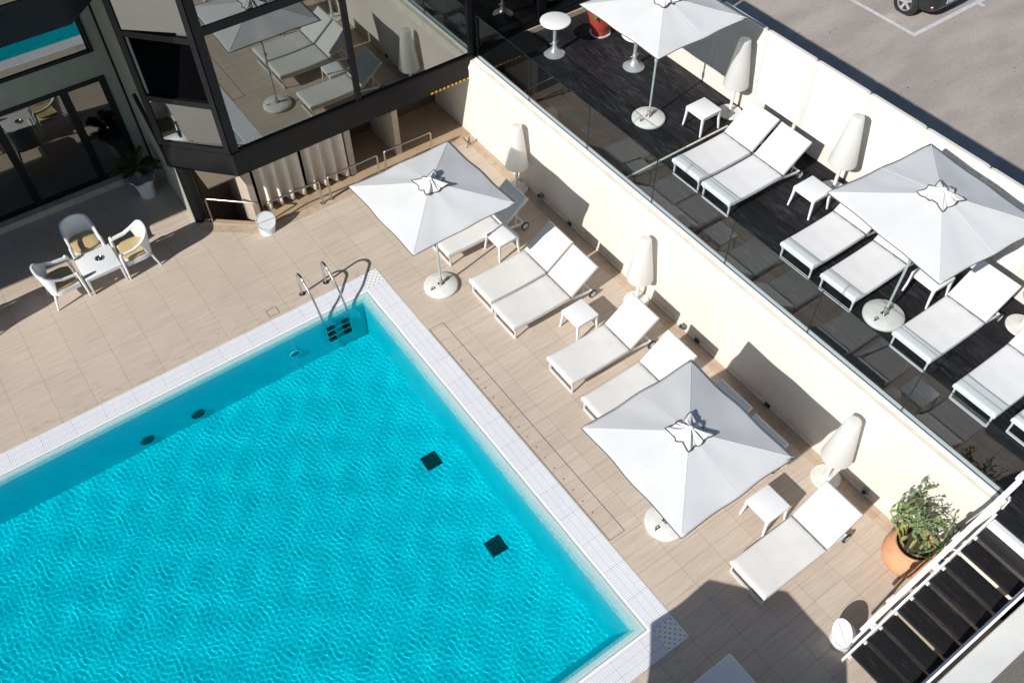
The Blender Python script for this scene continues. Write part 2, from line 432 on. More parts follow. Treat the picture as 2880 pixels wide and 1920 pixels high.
# grating corner plates with slots
def corner(x0, y0, sx, sy, label):
    t = thing('grating_corner_plate', label, 'grating', (x0,y0,0))
    mb = MB().box((min(0,sx*GW)+.002, min(0,sy*GW)+.002, 0), (max(0,sx*GW)-.002, max(0,sy*GW)-.002, .007)).use(1)
    for i in range(7):
        for j in range(7):
            u, v = (i+.6)*.049, (j+.6)*.049
            if i >= j: w, h = .011, .028
            else: w, h = .028, .011
            if (i+j) % 2: continue
            mb.box((sx*u-w/2, sy*v-h/2, .0068), (sx*u+w/2, sy*v+h/2, .0085))
    mb.build('plate', [M['plastic'], M['blackgap']], t, smooth=0)
corner(PX1, PY1, 1, 1, 'white slotted corner plate of the pool grating beside the ladder')
corner(PX1, PY0, 1, -1, 'white slotted corner plate of the pool grating in the parasol shadow')
# basin
mb = MB(); L_ = .15
SIDE = (.20, .21, .20, L_)      # lip width left, right, near, far
def ring(f0, za, f1, zb, e=0.):
    def rect(f, z, k):
        l, r, n_, fa = [q*f + k for q in SIDE]; n_ += k*13
        return [(PX0+l,PY0+n_,z),(PX1-r,PY0+n_,z),(PX1-r,PY1-fa,z),(PX0+l,PY1-fa,z)]
    return rect(f0, za, 0) + rect(f1, zb, e), [(i,(i+1)%4,4+(i+1)%4,4+i) for i in range(4)]
lip = MB()
for q in ((0,.003,.2,-.004),(.2,-.004,.45,-.016),(.45,-.016,.72,-.048),(.72,-.048,1.,-.115)): lip.add(*ring(*q))
lip_o = lip.build('pool_lip', M['lip'], kind='structure', smooth=60)
mb.add(*ring(1,-.115,1,-DEPTH,.022))
l, r, n_, fa = [q+.022 for q in SIDE]; n_ += .022*13
mb.add([(PX0+l,PY0+n_,-DEPTH),(PX1-r,PY0+n_,-DEPTH),(PX1-r,PY1-fa,-DEPTH),(PX0+l,PY1-fa,-DEPTH)], [(0,1,2,3)])
basin = mb.build('pool_basin', M['pool'], kind='structure', smooth=0)
# water: a closed body with a rippled surface
def water():
    rng = np.random.default_rng(3)
    dx = .0103
    x0, x1, y0, y1 = PX0+.01, PX1-.01, PY0+.01, PY1-.01
    X = np.linspace(x0, x1, int((x1-x0)/dx))
    Y = np.linspace(y0, y1, int((y1-y0)/dx)); nx = len(X)-1; ny = len(Y)-1
    GX, GY = np.meshgrid(X, Y)
    Z = np.zeros_like(GX)
    for k in range(56):
        if k % 7: lam = rng.uniform(.042, .10); kap = .092*rng.uniform(.6, 1.3)
        else: lam = rng.uniform(.35, .9); kap = .05*rng.uniform(.6, 1.3)
        th = rng.uniform(0, 2*PI) if k % 3 else rng.normal(.6, .5)
        amp = kap*(lam/(2*PI))**2
        Z += amp*np.sin(2*PI/lam*(GX*math.cos(th)+GY*math.sin(th)) + rng.uniform(0, 2*PI))
    edge = np.minimum.reduce([GX-x0, x1-GX, GY-y0, y1-GY]); Z *= np.clip(edge/.15, 0, 1)
    n = (nx+1)*(ny+1)
    V = np.stack([GX.ravel(), GY.ravel(), Z.ravel()+WZ], -1)
    idx = np.arange(n).reshape(ny+1, nx+1)
    q = np.stack([idx[:-1,:-1], idx[:-1,1:], idx[1:,1:], idx[1:,:-1]], -1).reshape(-1, 4)
    me = bpy.data.meshes.new('water'); me.from_pydata(V.tolist(), [], q.tolist()); me.update()
    me.materials.append(m_water()); me.shade_smooth()
    o = bpy.data.objects.new('water', me); C.objects.link(o); o['kind'] = 'structure'
    MB().box((PX0+.02,PY0+.02,-DEPTH-.05), (PX1-.02,PY1-.02,.0015)).build('pool_water', m_tint(), kind='structure', smooth=0)
    return o
wat = water()

mb = MB(); mb.box((8.40,8.64,DZ), (10.97,8.675,DZ+.012))
tag(mb.build('threshold_strip', M['trim'], smooth=0), 'thin pale strip lying across the black terrace boards beside the lounger pair', 'floor strip')
# car park, yard and the land around
A_ = 11.66
mb = sheet([(A_,-60,120,90)], RZ); mb.build('parking_lot', M['asphalt'], kind='structure', smooth=0)
mb = sheet([(-120,-60,A_,-.41),(-120,-.41,-14,90),(-14,16.2,A_,90)], RZ-.004); mb.build('ground', M['yard'], kind='structure', smooth=0)
def lines():
    X0, Y0, w, z = 19.99, 10.62, .12, RZ+.004
    mb = sheet([(X0-w/2,Y0+w/2,X0+w/2,Y0+5.2),(X0-w/2,Y0-w/2,X0+9.5,Y0+w/2),(X0+2.55-w/2,Y0-w/2-.16,X0+2.55+w/2,Y0-w/2)], z)
    mb.v[:] = mb.v
    mb.build('parking_marking', M['paint'], kind='structure', smooth=0)
lines()

# terrace
mb = sheet([(8.30,.06,11.56,13.25)], DZ); mb.build('terrace_deck', M['wood'], kind='structure', smooth=0)

# retaining wall
def retaining_wall():
    t = thing('retaining_wall', 'long cream rendered wall holding up the black terrace beside the loungers', 'wall', (8.1,0,0))
    mb = MB(); mb.box((0,.9,-.1), (.30,13.0,1.62)); mb.box((-.0,13.0,-.1), (.30,14.5,1.36))
    mb.box((0,.03,-.1), (.3,.9,1.40))
    mb.build('wall', M['wall'], t, smooth=0)
    mb = MB(); mb.grid(lambda u, v: ((0,.0,1.62),(-.012,0,1.63),(-.012,0,1.645),(.045,0,1.76),(.05,0,1.79),(.20,0,1.80))[round(u*5)][:1] + (.9+v*12.08,) + ((0,.0,1.62),(-.012,0,1.63),(-.012,0,1.645),(.045,0,1.76),(.05,0,1.79),(.20,0,1.80))[round(u*5)][2:], 5, 1)
    mb.add([(0,.9,1.62),(.2,.9,1.62),(.2,.9,1.80),(.05,.9,1.79),(.045,.9,1.76)], [(0,1,2,3,4)])
    mb.build('ledge', M['trim'], t, smooth=0)
    mb = MB().box((.045,.9,1.762),(.051,12.98,1.80)); 
    mb = MB(); mb.box((-.012,.9,.0), (0,12.98,.085)); mb.build('skirting', M['trim'], t, smooth=0)
    mb = MB(); mb.box((.1945,.88,1.60), (.215,12.9,1.835)); mb.build('coping', M['wall'], t, smooth=0)
retaining_wall()
for i, y in enumerate((9.575, 6.03, 4.38)):
    mb = MB(); mb.box((-.035,-.05,-.03), (0,.05,.03), .006)
    o = mb.build('socket', M['rubber']); o.location = (8.087, y, .062)
    tag(o, ('small black socket low on the wall behind the pair of pushed-together loungers', 'small black socket low on the wall behind the single lounger under the tall lamp', 'small black socket low on the wall inside the big parasol shadow')[i], 'socket', 'sockets along the wall foot')

# glass balustrade
def balustrade():
    t = thing('glass_balustrade', 'frameless clear glass balustrade along the top of the cream wall', 'balustrade', (8.33,0,1.80))
    mb = MB(); mb.box((-.10,.9,-.02), (-.07,12.9,.045)); mb.build('channel', M['alu'], t, smooth=0)
    mb = MB(); mb.box((-.07,.9,-.03), (-.035,12.9,.028)); mb.build('gasket', M['rubber'], t, smooth=0)
    mb = MB(); mb.box((-.035,.9,-.02), (.01,12.9,.045)); mb.build('channel', M['alu'], t, smooth=0)
    js = [.92, 2.59, 4.30, 6.02, 7.745, 9.46, 11.18, 12.88]
    for a, b in zip(js[:-1], js[1:]):
        mb = MB(); x = -.052
        mb.add([(x,a+.006,0),(x,b-.006,0),(x,b-.006,.945),(x,a+.006,.945)], [(0,1,2,3)])
        p = mb.build('glass_pane', M['clearglass'], t, smooth=0)
        e = MB(); e.box((x-.005,a+.006,.945), (x+.005,b-.006,.951)); e.box((x-.005,a+.003,0), (x+.005,a+.009,.951)); e.box((x-.005,b-.009,0), (x+.005,b-.003,.951))
        e.build('glass_edge', M['glassedge'], p, smooth=0)
balustrade()

# louvre fence on the car park side
def fence():
    joints = [-.22, .90, 2.02, 3.14, 4.265, 5.40, 6.49, 7.61, 8.735, 9.86, 10.98, 12.1, 13.2]
    X = 11.57; zt = 3.30; zb = 1.98
    t = thing('louvre_fence', 'tall cream fence of fine horizontal louvres along the car park', 'fence', (X,0,0))
    mb = MB(); mb.box((.0,-.22,RZ), (.09,13.2,zb)); mb.build('fence_base', M['fencebase'], t, smooth=0)
    n = 26
    for a, b in zip(joints[:-1], joints[1:]):
        mb = MB(); p = (zt-zb)/n
        prof = []
        for k in range(n):
            z = zb + k*p; prof += [(.0, z+.004), (.006, z), (.030, z+p*.97)]
        prof.append((.0, zt))
        mb.grid(lambda u, v: (prof[round(v*(len(prof)-1))][0], a+.05+u*(b-a-.1), prof[round(v*(len(prof)-1))][1]), 1, len(prof)-1)
        mb.box((.03,a+.05,zb), (.05,b-.05,zt))
        pn = mb.build('louvre_panel', M['fence'], t, smooth=0)
        e = MB(); e.box((-.004,a+.0015,zb-.30), (.06,a+.05,zt)); e.box((-.004,b-.05,zb-.30), (.06,b-.0015,zt)); e.box((-.004,a+.05,zt-.035), (.058,b-.05,zt+.012))
        e.build('panel_frame', M['fence'], pn, smooth=0)
        MB().box((.01,b-.007,zt-.02), (.055,b+.007,zt+.014)).build('post', M['rubber'], t, smooth=0)
fence()

# low white wall beside the stairs
mb = MB(); mb.box((-14,-.405,RZ-.1), (8.09,-.031,1.0), .01, 1); mb.box((8.09,-.405,RZ-.1), (11.56,-.031,1.55), .01, 1)
tag(mb.build('garden_wall', M['dirtwhite'], smooth=0), 'plain white wall with a broad flat top beyond the staircase', 'wall')

# ------------------------------------------------------------------ buildings
def frame(mb, x0, x1, z0, z1, w, y0, y1):
    """rectangular frame in a plane parallel to X"""
    mb.box((x0,y0,z0), (x1,y1,z0+w)); mb.box((x0,y0,z1-w), (x1,y1,z1))
    mb.box((x0,y0,z0+w), (x0+w,y1,z1-w)); mb.box((x1-w,y0,z0+w), (x1,y1,z1-w))
def hotel():
    t = thing('hotel_wing', 'grey-green rendered hotel wing with dark mirror glass and overhanging black bays', 'building', (0,16,0))
    # facade: piers and bands round the openings (local y=0 is the facade plane)
    mb = MB()
    mb.box((2.055,0,0), (2.30,.4,8.2)); mb.box((-14,0,2.26), (2.055,.4,2.76)); mb.box((-14,0,4.4), (2.055,.4,8.2)); mb.box((-14,.001,0), (2.055,.4,.13))
    mb.box((2.30,-2.05,0), (2.55,.4,8.2))
    mb.build('wall', M['facade'], t, smooth=0)
    MB().box((2.262,-.035,.0), (2.299,-.002,8.1)).build('downpipe', M['black'], t, smooth=0)
    mb = MB(); mb.tube([(2.275,-1.05,2.35),(2.275,-1.95,1.35)], .045, 8); mb.build('gutter_pipe', M['black'], t)
    mb = MB(); mb.box((-14,-.20,0), (2.30,0,.13)); mb.build('step', M['deck'], t, smooth=0)
    # ground floor sliding doors
    for a, b in ((1.27,2.05),(0,1.27),(-1.3,0),(-2.6,-1.3),(-3.9,-2.6),(-5.2,-3.9),(-6.5,-5.2)):
        d = MB(); frame(d, a, b, .13, 2.26, .075, -.03, .05)
        if a > 1: d.box((1.98-.05,-.028,.2), (1.98,.05,2.19))
        do = d.build('glass_door', M['black'], t, smooth=0)
        p = MB(); p.add([(a+.07,0,.2),(b-.07,0,.2),(b-.07,0,2.2),(a+.07,0,2.2)], [(0,1,2,3)]); p.build('pane', M['darkglass'], do, smooth=0)
    for a, b in ((.2,2.055),(-1.8,.2),(-3.8,-1.8),(-5.8,-3.8),(-7.8,-5.8)):
        d = MB(); frame(d, a, b, 2.76, 4.4, .06, -.03, .05); w = d.build('window', M['black'], t, smooth=0)
        p = MB(); p.add([(a+.05,.0,2.8),(b-.05,.0,2.8),(b-.05,.0,4.36),(a+.05,.0,4.36)], [(0,1,2,3)]); p.build('pane', M['mirror'], w, smooth=0)
    MB().box((-14,.6,0), (2.3,.8,8)).build('interior', M['void'], t, smooth=0)
    # upper black bay over the entrance
    mb = MB(); mb.prism([(-14,-3.0),(1.53,-3.0),(2.29,-2.25),(2.29,-.0),(-14,-.0)], 4.97, 5.47); mb.build('bay_floor', M['black'], t, smooth=0)
    mb = MB(); mb.prism([(-14,-2.94),(1.50,-2.94),(2.25,-2.20),(2.25,-2.1),(-14,-2.1)], 5.47, 7.6)
    mb.build('bay_glass', M['mirror'], t, smooth=0)
    for x in (1.47, -.6, -2.7, -4.8): MB().box((x-.06,-2.98,5.47), (x+.06,-2.90,7.6)).build('mullion', M['black'], t, smooth=0)
    mb = MB(); mb.prism([(-14,-3.02),(1.53,-3.02),(2.29,-2.27),(2.29,-.0),(-14,-.0)], 7.6, 8.1); mb.build('bay_roof', M['black'], t, smooth=0)
    # lower glazed bay (local y = -3 is its glass)
    base = [(3.17,-3.0),(8.24,-3.0),(8.24,-1.0),(2.30,-1.0),(2.25,-1.96)]
    mb = MB(); mb.prism([(3.13,-3.05),(8.26,-3.05),(8.26,-1.0),(2.56,-1.0),(2.56,-2.06),(2.22,-2.06),(2.20,-2.0)], 1.39, 1.86); band = mb.build('bay_band', M['black'], t, smooth=0)
    mb = MB(); mb.box((3.3,-3.06,1.86), (8.22,-3.0,1.885)); mb.build('sill', M['black'], t, smooth=0)
    # warning strip at head height
    mb = MB().use(1).box((7.18,-3.054,1.392), (8.12,-3.0502,1.437)).use(0)
    for k in range(10): mb.box((7.20+k*.094,-3.056,1.3925), (7.255+k*.094,-3.0535,1.4365))
    mb.build('warning_strip', [M['yellow'], M['black']], t, smooth=0)
    zt = 7.2
    for x, w in ((3.21,.075),(5.70,.055),(8.20,.05)): MB().box((x-w,-3.02,1.885), (x+w,-2.94,zt)).build('mullion', M['black'], t, smooth=0)
    for z in (4.20, 6.5): MB().box((3.285,-3.019,z-.07), (5.645,-2.945,z+.07)).build('transom', M['black'], t, smooth=0)
    for (a, b, z0, z1) in ((3.285,5.645,1.885,4.13),(3.285,5.645,4.27,6.43),(5.755,8.15,1.885,zt)):
        p = MB(); p.add([(a,-2.99,z0),(b,-2.99,z0),(b,-2.99,z1),(a,-2.99,z1)], [(0,1,2,3)]); p.build('pane', M['mirror'], t, smooth=0)
    # chamfered side of the bay
    c0 = Vector((3.15,-2.985,0)); c1 = Vector((2.25,-1.975,0)); d = (c1-c0); L = d.length; ang = math.atan2(d.y, d.x)
    Mx = Matrix.Translation(c0) @ Matrix.Rotation(ang, 4, 'Z')
    for a, b in ((0,.10),(L-.10,L+.02)): MB().box((a,-.04,1.86), (b,.05,zt), M=Mx).build('mullion', M['black'], t, smooth=0)
    for z in (1.86, 2.80, 4.02, 6.3): MB().box((.10,-.035,z), (L-.10,.045,z+.11), M=Mx).build('transom', M['black'], t, smooth=0)
    for z0, z1, m in ((1.97,2.80,'mirror'),(2.91,4.02,'void'),(4.13,6.3,'mirror')):
        p = MB(); y = 0 if m == 'mirror' else -.03
        q = .028 if m == 'mirror' else 0; p.add([(.10,y-q,z0),(L-.10,y+q,z0),(L-.10,y+q,z1),(.10,y-q,z1)], [(0,1,2,3)], M=Mx)
        p.build('pane' if m == 'mirror' else 'open_window', M['sidemirror' if m == 'mirror' else m], t, smooth=0)
    mb = MB(); mb.prism([(3.12,-3.06),(8.26,-3.06),(8.26,-1.0),(2.30,-1.0),(2.30,-2.0)], zt, zt+.5); mb.build('bay_roof', M['black'], t, smooth=0)
    mb = MB(); mb.box((3.7,-2.2,1.9), (8.15,-2.1,zt)); mb.build('interior', M['void'], t, smooth=0)
    # under the bay
    mb = MB(); mb.prism([(2.302,-2.10),(2.40,-2.19),(2.62,-1.98),(2.56,-1.9),(2.302,-1.9)], 0, 1.39); mb.build('column', M['black'], t, smooth=0)
    mb = MB(); mb.box((2.50,-1.25,-1.1), (3.30,-1.15,1.39)); mb.box((2.45,-1.95,-1.1), (2.56,-1.15,1.39)); mb.box((3.42,-1.62,-.05), (5.5,-1.56,1.39)); mb.build('wall', M['innerwall'], t, smooth=0)
    for x0, x1, y1 in ((3.30,3.42,-1.15),(5.40,5.53,-1.62),(6.47,6.60,-1.5)):
        MB().box((x0,-2.68,-1.1 if x0 < 3.4 else -.05), (x1,y1,1.39)).build('pillar', M['granite'], t, smooth=0)
    MB().box((5.50,-1.60,-.05), (8.1,-1.5,1.39)).build('wall', M['darkwall'], t, smooth=0)
    MB().box((2.56,-3.0,1.36), (8.1,-1.5,1.388)).build('soffit', M['innerwall'], t, smooth=0)
    return t
hotel()
def terrace_building():
    t = thing('glazed_terrace_front', 'black framed dark glass front at the far end of the terrace', 'building', (0,13.28,DZ))
    mb = MB(); mb.box((8.27,-.06,0), (11.56,.1,.11)); mb.build('plinth', M['granite'], t, smooth=0)
    mb = MB()
    for x in (8.32, 10.13, 11.5): mb.box((x-.10,-.03,.11), (x+.10,.06,5))
    mb.box((8.27,-.028,.11), (11.56,.058,.2)); mb.box((8.27,-.028,2.4), (11.56,.058,2.55))
    mb.build('door_frame', M['black'], t, smooth=0)
    for a, b in ((8.42,10.03),(10.23,11.4)):
        p = MB(); p.add([(a,.01,.2),(b,.01,.2),(b,.01,5),(a,.01,5)], [(0,1,2,3)]); p.build('pane', M['darkglass'], t, smooth=0)
    MB().box((8.27,.5,0), (11.56,.6,5)).build('interior', M['void'], t, smooth=0)
    mb = MB(); mb.box((8.30,-.75,0), (9.72,-.07,.14)); mb.build('step', M['black'], t, smooth=0)
terrace_building()
# curtains hang under the bay
def curtain(x0, x1, y, label, ph):
    n = 90
    def f(u, v):
        amp = .062 + .042*v
        q = (x1-x0)*u
        return (x0 + q + .012*math.sin(23*q+ph), y + amp*math.sin(2*PI*q/.235 + ph + .7*math.sin(3.1*q)) , 1.36 - v*1.30)
    mb = MB(); mb.grid(f, n, 6)
    o = mb.build('curtain', M['curtain'], smooth=80)
    sol = o.modifiers.new('thickness', 'SOLIDIFY'); sol.thickness = .006
    tag(o, label, 'curtain', 'curtains under the bay')
curtain(3.50, 4.43, 13.40, 'cream pleated curtain under the bay nearer the white bin', 0.3)
curtain(4.50, 5.36, 13.38, 'cream pleated curtain under the bay nearer the open alcove', 1.4)

# ------------------------------------------------------------------ handrails
def handrail(a, b, label, h=.555):
    ax, ay = a; bx, by = b
    t = thing('handrail', label, 'handrail', (ax,ay,0), 0, 'low steel handrails beside the bay')
    d = Vector((bx-ax, by-ay, 0)); L = d.length; d.normalize(); r = .05
    def arc(c, d0, d1): return [c + (d0*(1-math.sin(q)) + d1*(1-math.cos(q)))*r*0 for q in (0,)]
    pts = [Vector((0,0,.005)), Vector((0,0,h-r))]
    for k in (1,2,3):
        q = k/3*PI/2; pts.append(Vector((0,0,h-r)) + Vector((0,0,1))*r*math.sin(q) + d*r*(1-math.cos(q)))
    e = d*L
    for k in (0,1,2,3):
        q = k/3*PI/2; pts.append(e - d*r + Vector((0,0,h-r)) + d*r*math.sin(q) + Vector((0,0,1))*r*math.cos(q))
    pts.append(e + Vector((0,0,.005)))
    mb = MB(); mb.tube(pts, .019, 12); mb.build('rail', M['steel'], t, smooth=60)
    for p in (Vector((0,0,0)), e):
        MB().lathe([(.05,0),(.05,.012),(.024,.018),(.024,.02)], 16, Matrix.Translation(p)).build('flange', M['chrome'], t)
handrail((2.58,13.77), (3.33,13.07), 'low steel handrail running from the black column to the first stone pillar')
handrail((3.50,12.97), (4.55,12.935), 'low steel handrail standing behind the round white bin by the pool ladder')
handrail((4.745,12.94), (5.85,12.95), 'low steel handrail between the curtains and the parasol canopy corner')
handrail((6.02,12.96), (7.09,12.93), 'low steel handrail closest to the cream wall, partly behind the parasol')
# little wire stand at the wall corner
mb = MB(); mb.tube([(0,0,.0),(.02,0,.22),(.04,0,.0)], .008, 6); mb.tube([(.02,0,.22),(-.10,-.09,.02)], .008, 6)
o = mb.build('wire_stand', M['black']); o.location = (7.86,12.72,.004); tag(o, 'thin black wire stand in the corner below the warning strip', 'stand')

# ------------------------------------------------------------------ sun loungers
def rbox_grid(L, W, Tk, nx=26, ny=14, r=.028, puff=.006, seed=1):
    """soft cushion: x 0..L, y -W/2..W/2, top at z=0, bottom at -Tk"""
    rnd = random.Random(seed); ph = [rnd.uniform(0, 6) for _ in range(8)]
    bm = bmesh.new()
    mb = MB()
    def prof(s):  # distance from edge -> drop
        return r - math.sqrt(max(0, r*r-(r-min(s, r))**2))
    xs = sorted(set([0,.004,.010,.018,.028] + [L*i/nx for i in range(2, nx-1)] + [L-.028,L-.018,L-.010,L-.004,L]))
    ys = [-W/2+q for q in (0,.004,.010,.018,.028)] + [-W/2+W*i/ny for i in range(1, ny)] + [W/2-q for q in (.028,.018,.010,.004,0)]
    ys = sorted(set(ys)); nX, nY = len(xs), len(ys)
    top = []
    for y in ys:
        for x in xs:
            s = min(x, L-x, y+W/2, W/2-y)
            z = -prof(s) + puff*math.sin(PI*x/L)*math.sin(PI*(y+W/2)/W)
            z += .0016*math.sin(7*x+ph[0]+4*y)*math.sin(9*y+ph[1]) + .0009*math.sin(19*x+ph[2]-11*y+2*math.sin(5*y)) + .003*math.exp(-((L-x)/.12)**2)*math.sin(31*y+ph[3]+20*x)
            top.append((x, y, z))
    bot = [(x, y, -Tk) for (x, y, z) in top]
    n = len(top); fs = []
    for j in range(nY-1):
        for i in range(nX-1):
            a = j*nX+i; fs.append((a,a+1,a+1+nX,a+nX)); fs.append((n+a,n+a+nX,n+a+1+nX,n+a+1))
    for i in range(nX-1):
        a = i; fs.append((a,n+a,n+a+1,a+1)); a = (nY-1)*nX+i; fs.append((a,a+1,n+a+1,n+a))
    for j in range(nY-1):
        a = j*nX; fs.append((a,a+nX,n+a+nX,n+a)); a = j*nX+nX-1; fs.append((a,n+a,n+a+nX,a+nX))
    return top+bot, fs
def make_lounger(name_label, fabric, back_deg, strap, seed):
    """foot end at x=0, head towards +x"""
    t = thing('sun_lounger', name_label, 'sun lounger')
    W = .675; H = .365; Lx = 1.205
    vs, fs = rbox_grid(Lx, W, .085, r=.034, seed=seed)
    sag = lambda x: -.020*math.sin(PI*min(1, max(0, x/Lx)))
    vs = [(x, y, z + H + sag(x)) for x, y, z in vs]
    cu = MB().add(vs, fs).build('seat_cushion', fabric, t, smooth=60)
    a = math.radians(back_deg); Lb = .70
    Mb = Matrix.Translation((Lx+.006, 0, H)) @ Matrix.Rotation(-a, 4, 'Y')
    vs, fs = rbox_grid(Lb, W, .07, r=.03, seed=seed+5)
    MB().add(vs, fs, Mb).build('back_cushion', fabric, t, smooth=60)
    s = MB(); s.tube([(Lx+.002,-W/2+.004,H-.006),(Lx+.002,W/2-.004,H-.006)], .0045, 6); s.build('hinge_seam', M['seam'], t)
    if strap:
        s = MB(); s.tube([(.135,-W/2+.006,H+.001),(.13,0,H+.003),(.135,W/2-.006,H+.001)], .0045, 6); s.build('foot_seam', M['seam'], t)
    # frame
    fr = MB(); hw = W/2-.038
    for sg in (-1, 1):
        y = sg*hw
        pts = []
        for k in range(13):
            u = k/12; x = .02 + u*1.72
            z = H-.107 + sag(min(x, Lx)) - (max(0, x-1.0)/.74)**1.3*.12
            pts.append((x, y, z))
        for k in range(12):
            p, q = pts[k], pts[k+1]
            fr.add([(p[0],y-.012,p[2]-.022),(p[0],y+.012,p[2]-.022),(p[0],y+.012,p[2]+.018),(p[0],y-.012,p[2]+.018),
                    (q[0],y-.012,q[2]-.022),(q[0],y+.012,q[2]-.022),(q[0],y+.012,q[2]+.018),(q[0],y-.012,q[2]+.018)],
                   [(0,1,5,4),(1,2,6,5),(2,3,7,6),(3,0,4,7),(0,3,2,1),(4,5,6,7)])
    fr.box((.40,-hw,H-.135), (.43,hw,H-.115)); fr.box((.85,-hw,H-.135), (.88,hw,H-.115)); fr.box((1.70,-hw,.135), (1.735,hw,.165))
    fr.build('frame', M['alu'], t, smooth=30)
    bf = MB()
    for sg in (-1, 1):
        bf.box((0,sg*hw-.012,-.10), (Lb-.01,sg*hw+.012,-.07), M=Mb)
    bf.box((Lb-.04,-hw,-.099), (Lb-.012,hw,-.071), M=Mb)
    bf.build('back_frame', M['alu'], t, smooth=0)
    # slanting stays that hold the back up
    e = Mb @ Vector((.42,0,-.09))
    for sg in (-1, 1):
        st = MB(); st.tube([(e.x,sg*(hw-.03),e.z),(1.55,sg*(hw-.03),.20)], .011, 6); st.build('back_stay', M['alu'], t)
    # foot loop
    for sg in (-1, 1):
        MB().box((.045,sg*hw-.013,.0), (.075,sg*hw+.013,H-.118), .004, 1).build('leg', M['frame'], t, smooth=0)
    MB().box((.045,-hw+.013,.0), (.075,hw-.013,.028)).build('foot_bar', M['frame'], t, smooth=0)
    # wheels
    for sg in (-1, 1):
        w = MB(); R = .086
        Mw = Matrix.Translation((1.735, sg*(hw+.030), R)) @ Matrix.Rotation(PI/2, 4, 'X')
        w.lathe([(R-.022,-.016),(R-.006,-.016),(R,-.010),(R,.010),(R-.006,.016),(R-.022,.016),(R-.022,-.016)], 28, Mw)
        wo = w.build('wheel', M['rubber'], t)
        h = MB(); h.lathe([(.0,-.012),(.026,-.012),(.026,.012),(0,.012)], 14, Mw); h.lathe([(R-.034,-.010),(R-.021,-.010),(R-.021,.010),(R-.034,.010),(R-.034,-.010)], 24, Mw)
        for k in range(5):
            q = 2*PI*k/5
            h.box((.018,-.008,-.007), (R-.026,.008,.007), M=Mw @ Matrix.Rotation(q, 4, 'Z'))
        h.build('rim', M['alu'], wo)
        ax = MB(); ax.tube([(1.735,sg*(hw-.02),R),(1.735,sg*(hw+.02),R)], .010, 8); ax.tube([(1.735,sg*hw,R),(1.72,sg*hw,.16)], .012, 8); ax.build('axle', M['alu'], t)
    return t
GP = 'loungers on the paved pool deck'; GT = 'loungers on the black terrace'
pool_l = [
 (10.33, 0, 'white sun lounger half shaded under the parasol nearest the glass bay'),
 (8.945, 0, 'white sun lounger pushed against another, the one by the table next to the parasol base'),
 (8.225, 0, 'white sun lounger pushed against another, the one with its wheel beside a side table'),
 (6.745, .0, 'white sun lounger standing alone in full sun with a floor lamp behind its back'),
 (5.775, 0, 'white sun lounger whose foot end pokes out from under the centre parasol'),
 (4.555, 0, 'lounger hidden under the centre parasol, its shaded back edge seen farther from the cactus'),
 (3.78, 0, 'lounger hidden under the centre parasol, its shaded back edge seen nearer the cactus'),
 (2.37, 0, 'white sun lounger nearest the terracotta cactus pot'),
]
p1 = make_lounger('', M['mattress'], 37, False, 3)
for i, (y, rz, lab) in enumerate(pool_l):
    o = p1 if i == 0 else dup(p1, None)
    x = (5.60,5.575,5.555,5.64,5.60,5.6,5.56,5.55)[i]
    o.location = (x, y, 0); o.rotation_euler = (0,0,(.0,.003,.0,-.008,.004,0,.0,-.002)[i]); o['label'] = lab; o['group'] = GP
terr_l = [
 (7.955, 'white lounger of the terrace pair, beside the square table and tall lamp'),
 (7.215, 'white lounger of the terrace pair, with its wheel by the second square table'),
 (5.435, 'white terrace lounger with only its head under the big parasol, farther from its base'),
 (4.60, 'white terrace lounger beside the base of the big parasol, head hidden by the canopy'),
 (3.205, 'white terrace lounger in full sun whose foot touches the parasol base'),
 (2.095, 'white terrace lounger cut off by the right edge, a lamp base behind it'),
 (1.28, 'white terrace lounger of which only the foot corner shows at the right edge'),
]
p2 = make_lounger('', M['mattress2'], 39, True, 11)
for i, (y, lab) in enumerate(terr_l):
    o = p2 if i == 0 else dup(p2, None)
    o.location = ((9.215,9.205,9.235,9.23,9.205,9.14,9.3)[i], y, DZ); o.rotation_euler = (0,0,(0,-.004,.004,.01,-.006,.0,0)[i]); o['label'] = lab; o['group'] = GT

# ------------------------------------------------------------------ side tables
def make_table(W, H, label, cat='side table', splay=.012, name='side_table'):
    t = thing(name, label, cat)
    h = W/2
    MB().box((-h,-h,H-.045), (h,h,H), .018, 3).build('table_top', M['plastic'], t, smooth=40)
    ap = MB()
    for k in range(4):
        ap.box((-h+.05,-h+.006,H-.075), (h-.05,-h+.03,H-.04), M=Matrix.Rotation(k*PI/2, 4, 'Z'))
    ap.build('apron', M['plastic'], t, smooth=0)
    for sx in (-1, 1):
        for sy in (-1, 1):
            lg = MB()
            def sec(z, w, off):
                cx, cy = sx*(h-.026+off), sy*(h-.026+off)
                return [(cx-w,cy-w,z),(cx+w,cy-w,z),(cx+w,cy+w,z),(cx-w,cy+w,z)]
            lv = [(H-.03,.024,0),(H-.12,.022,.0),(H-.25,.019,splay*.7),(0,.0145,splay*2)]
            lg.add(sum([sec(*q) for q in lv], []), [(0,1,2,3),(12,15,14,13)] + [(k*4+i, k*4+(i+1) % 4, k*4+4+(i+1) % 4, k*4+4+i) for k in range(3) for i in range(4)])
            bvo = lg.build('leg', M['plastic'], t, smooth=50); bv = bvo.modifiers.new('soft_edges', 'BEVEL'); bv.width = .006; bv.segments = 2; bv.limit_method = 'ANGLE'
    return t
GS = 'square white side tables'
t0 = make_table(.46, .425, '')
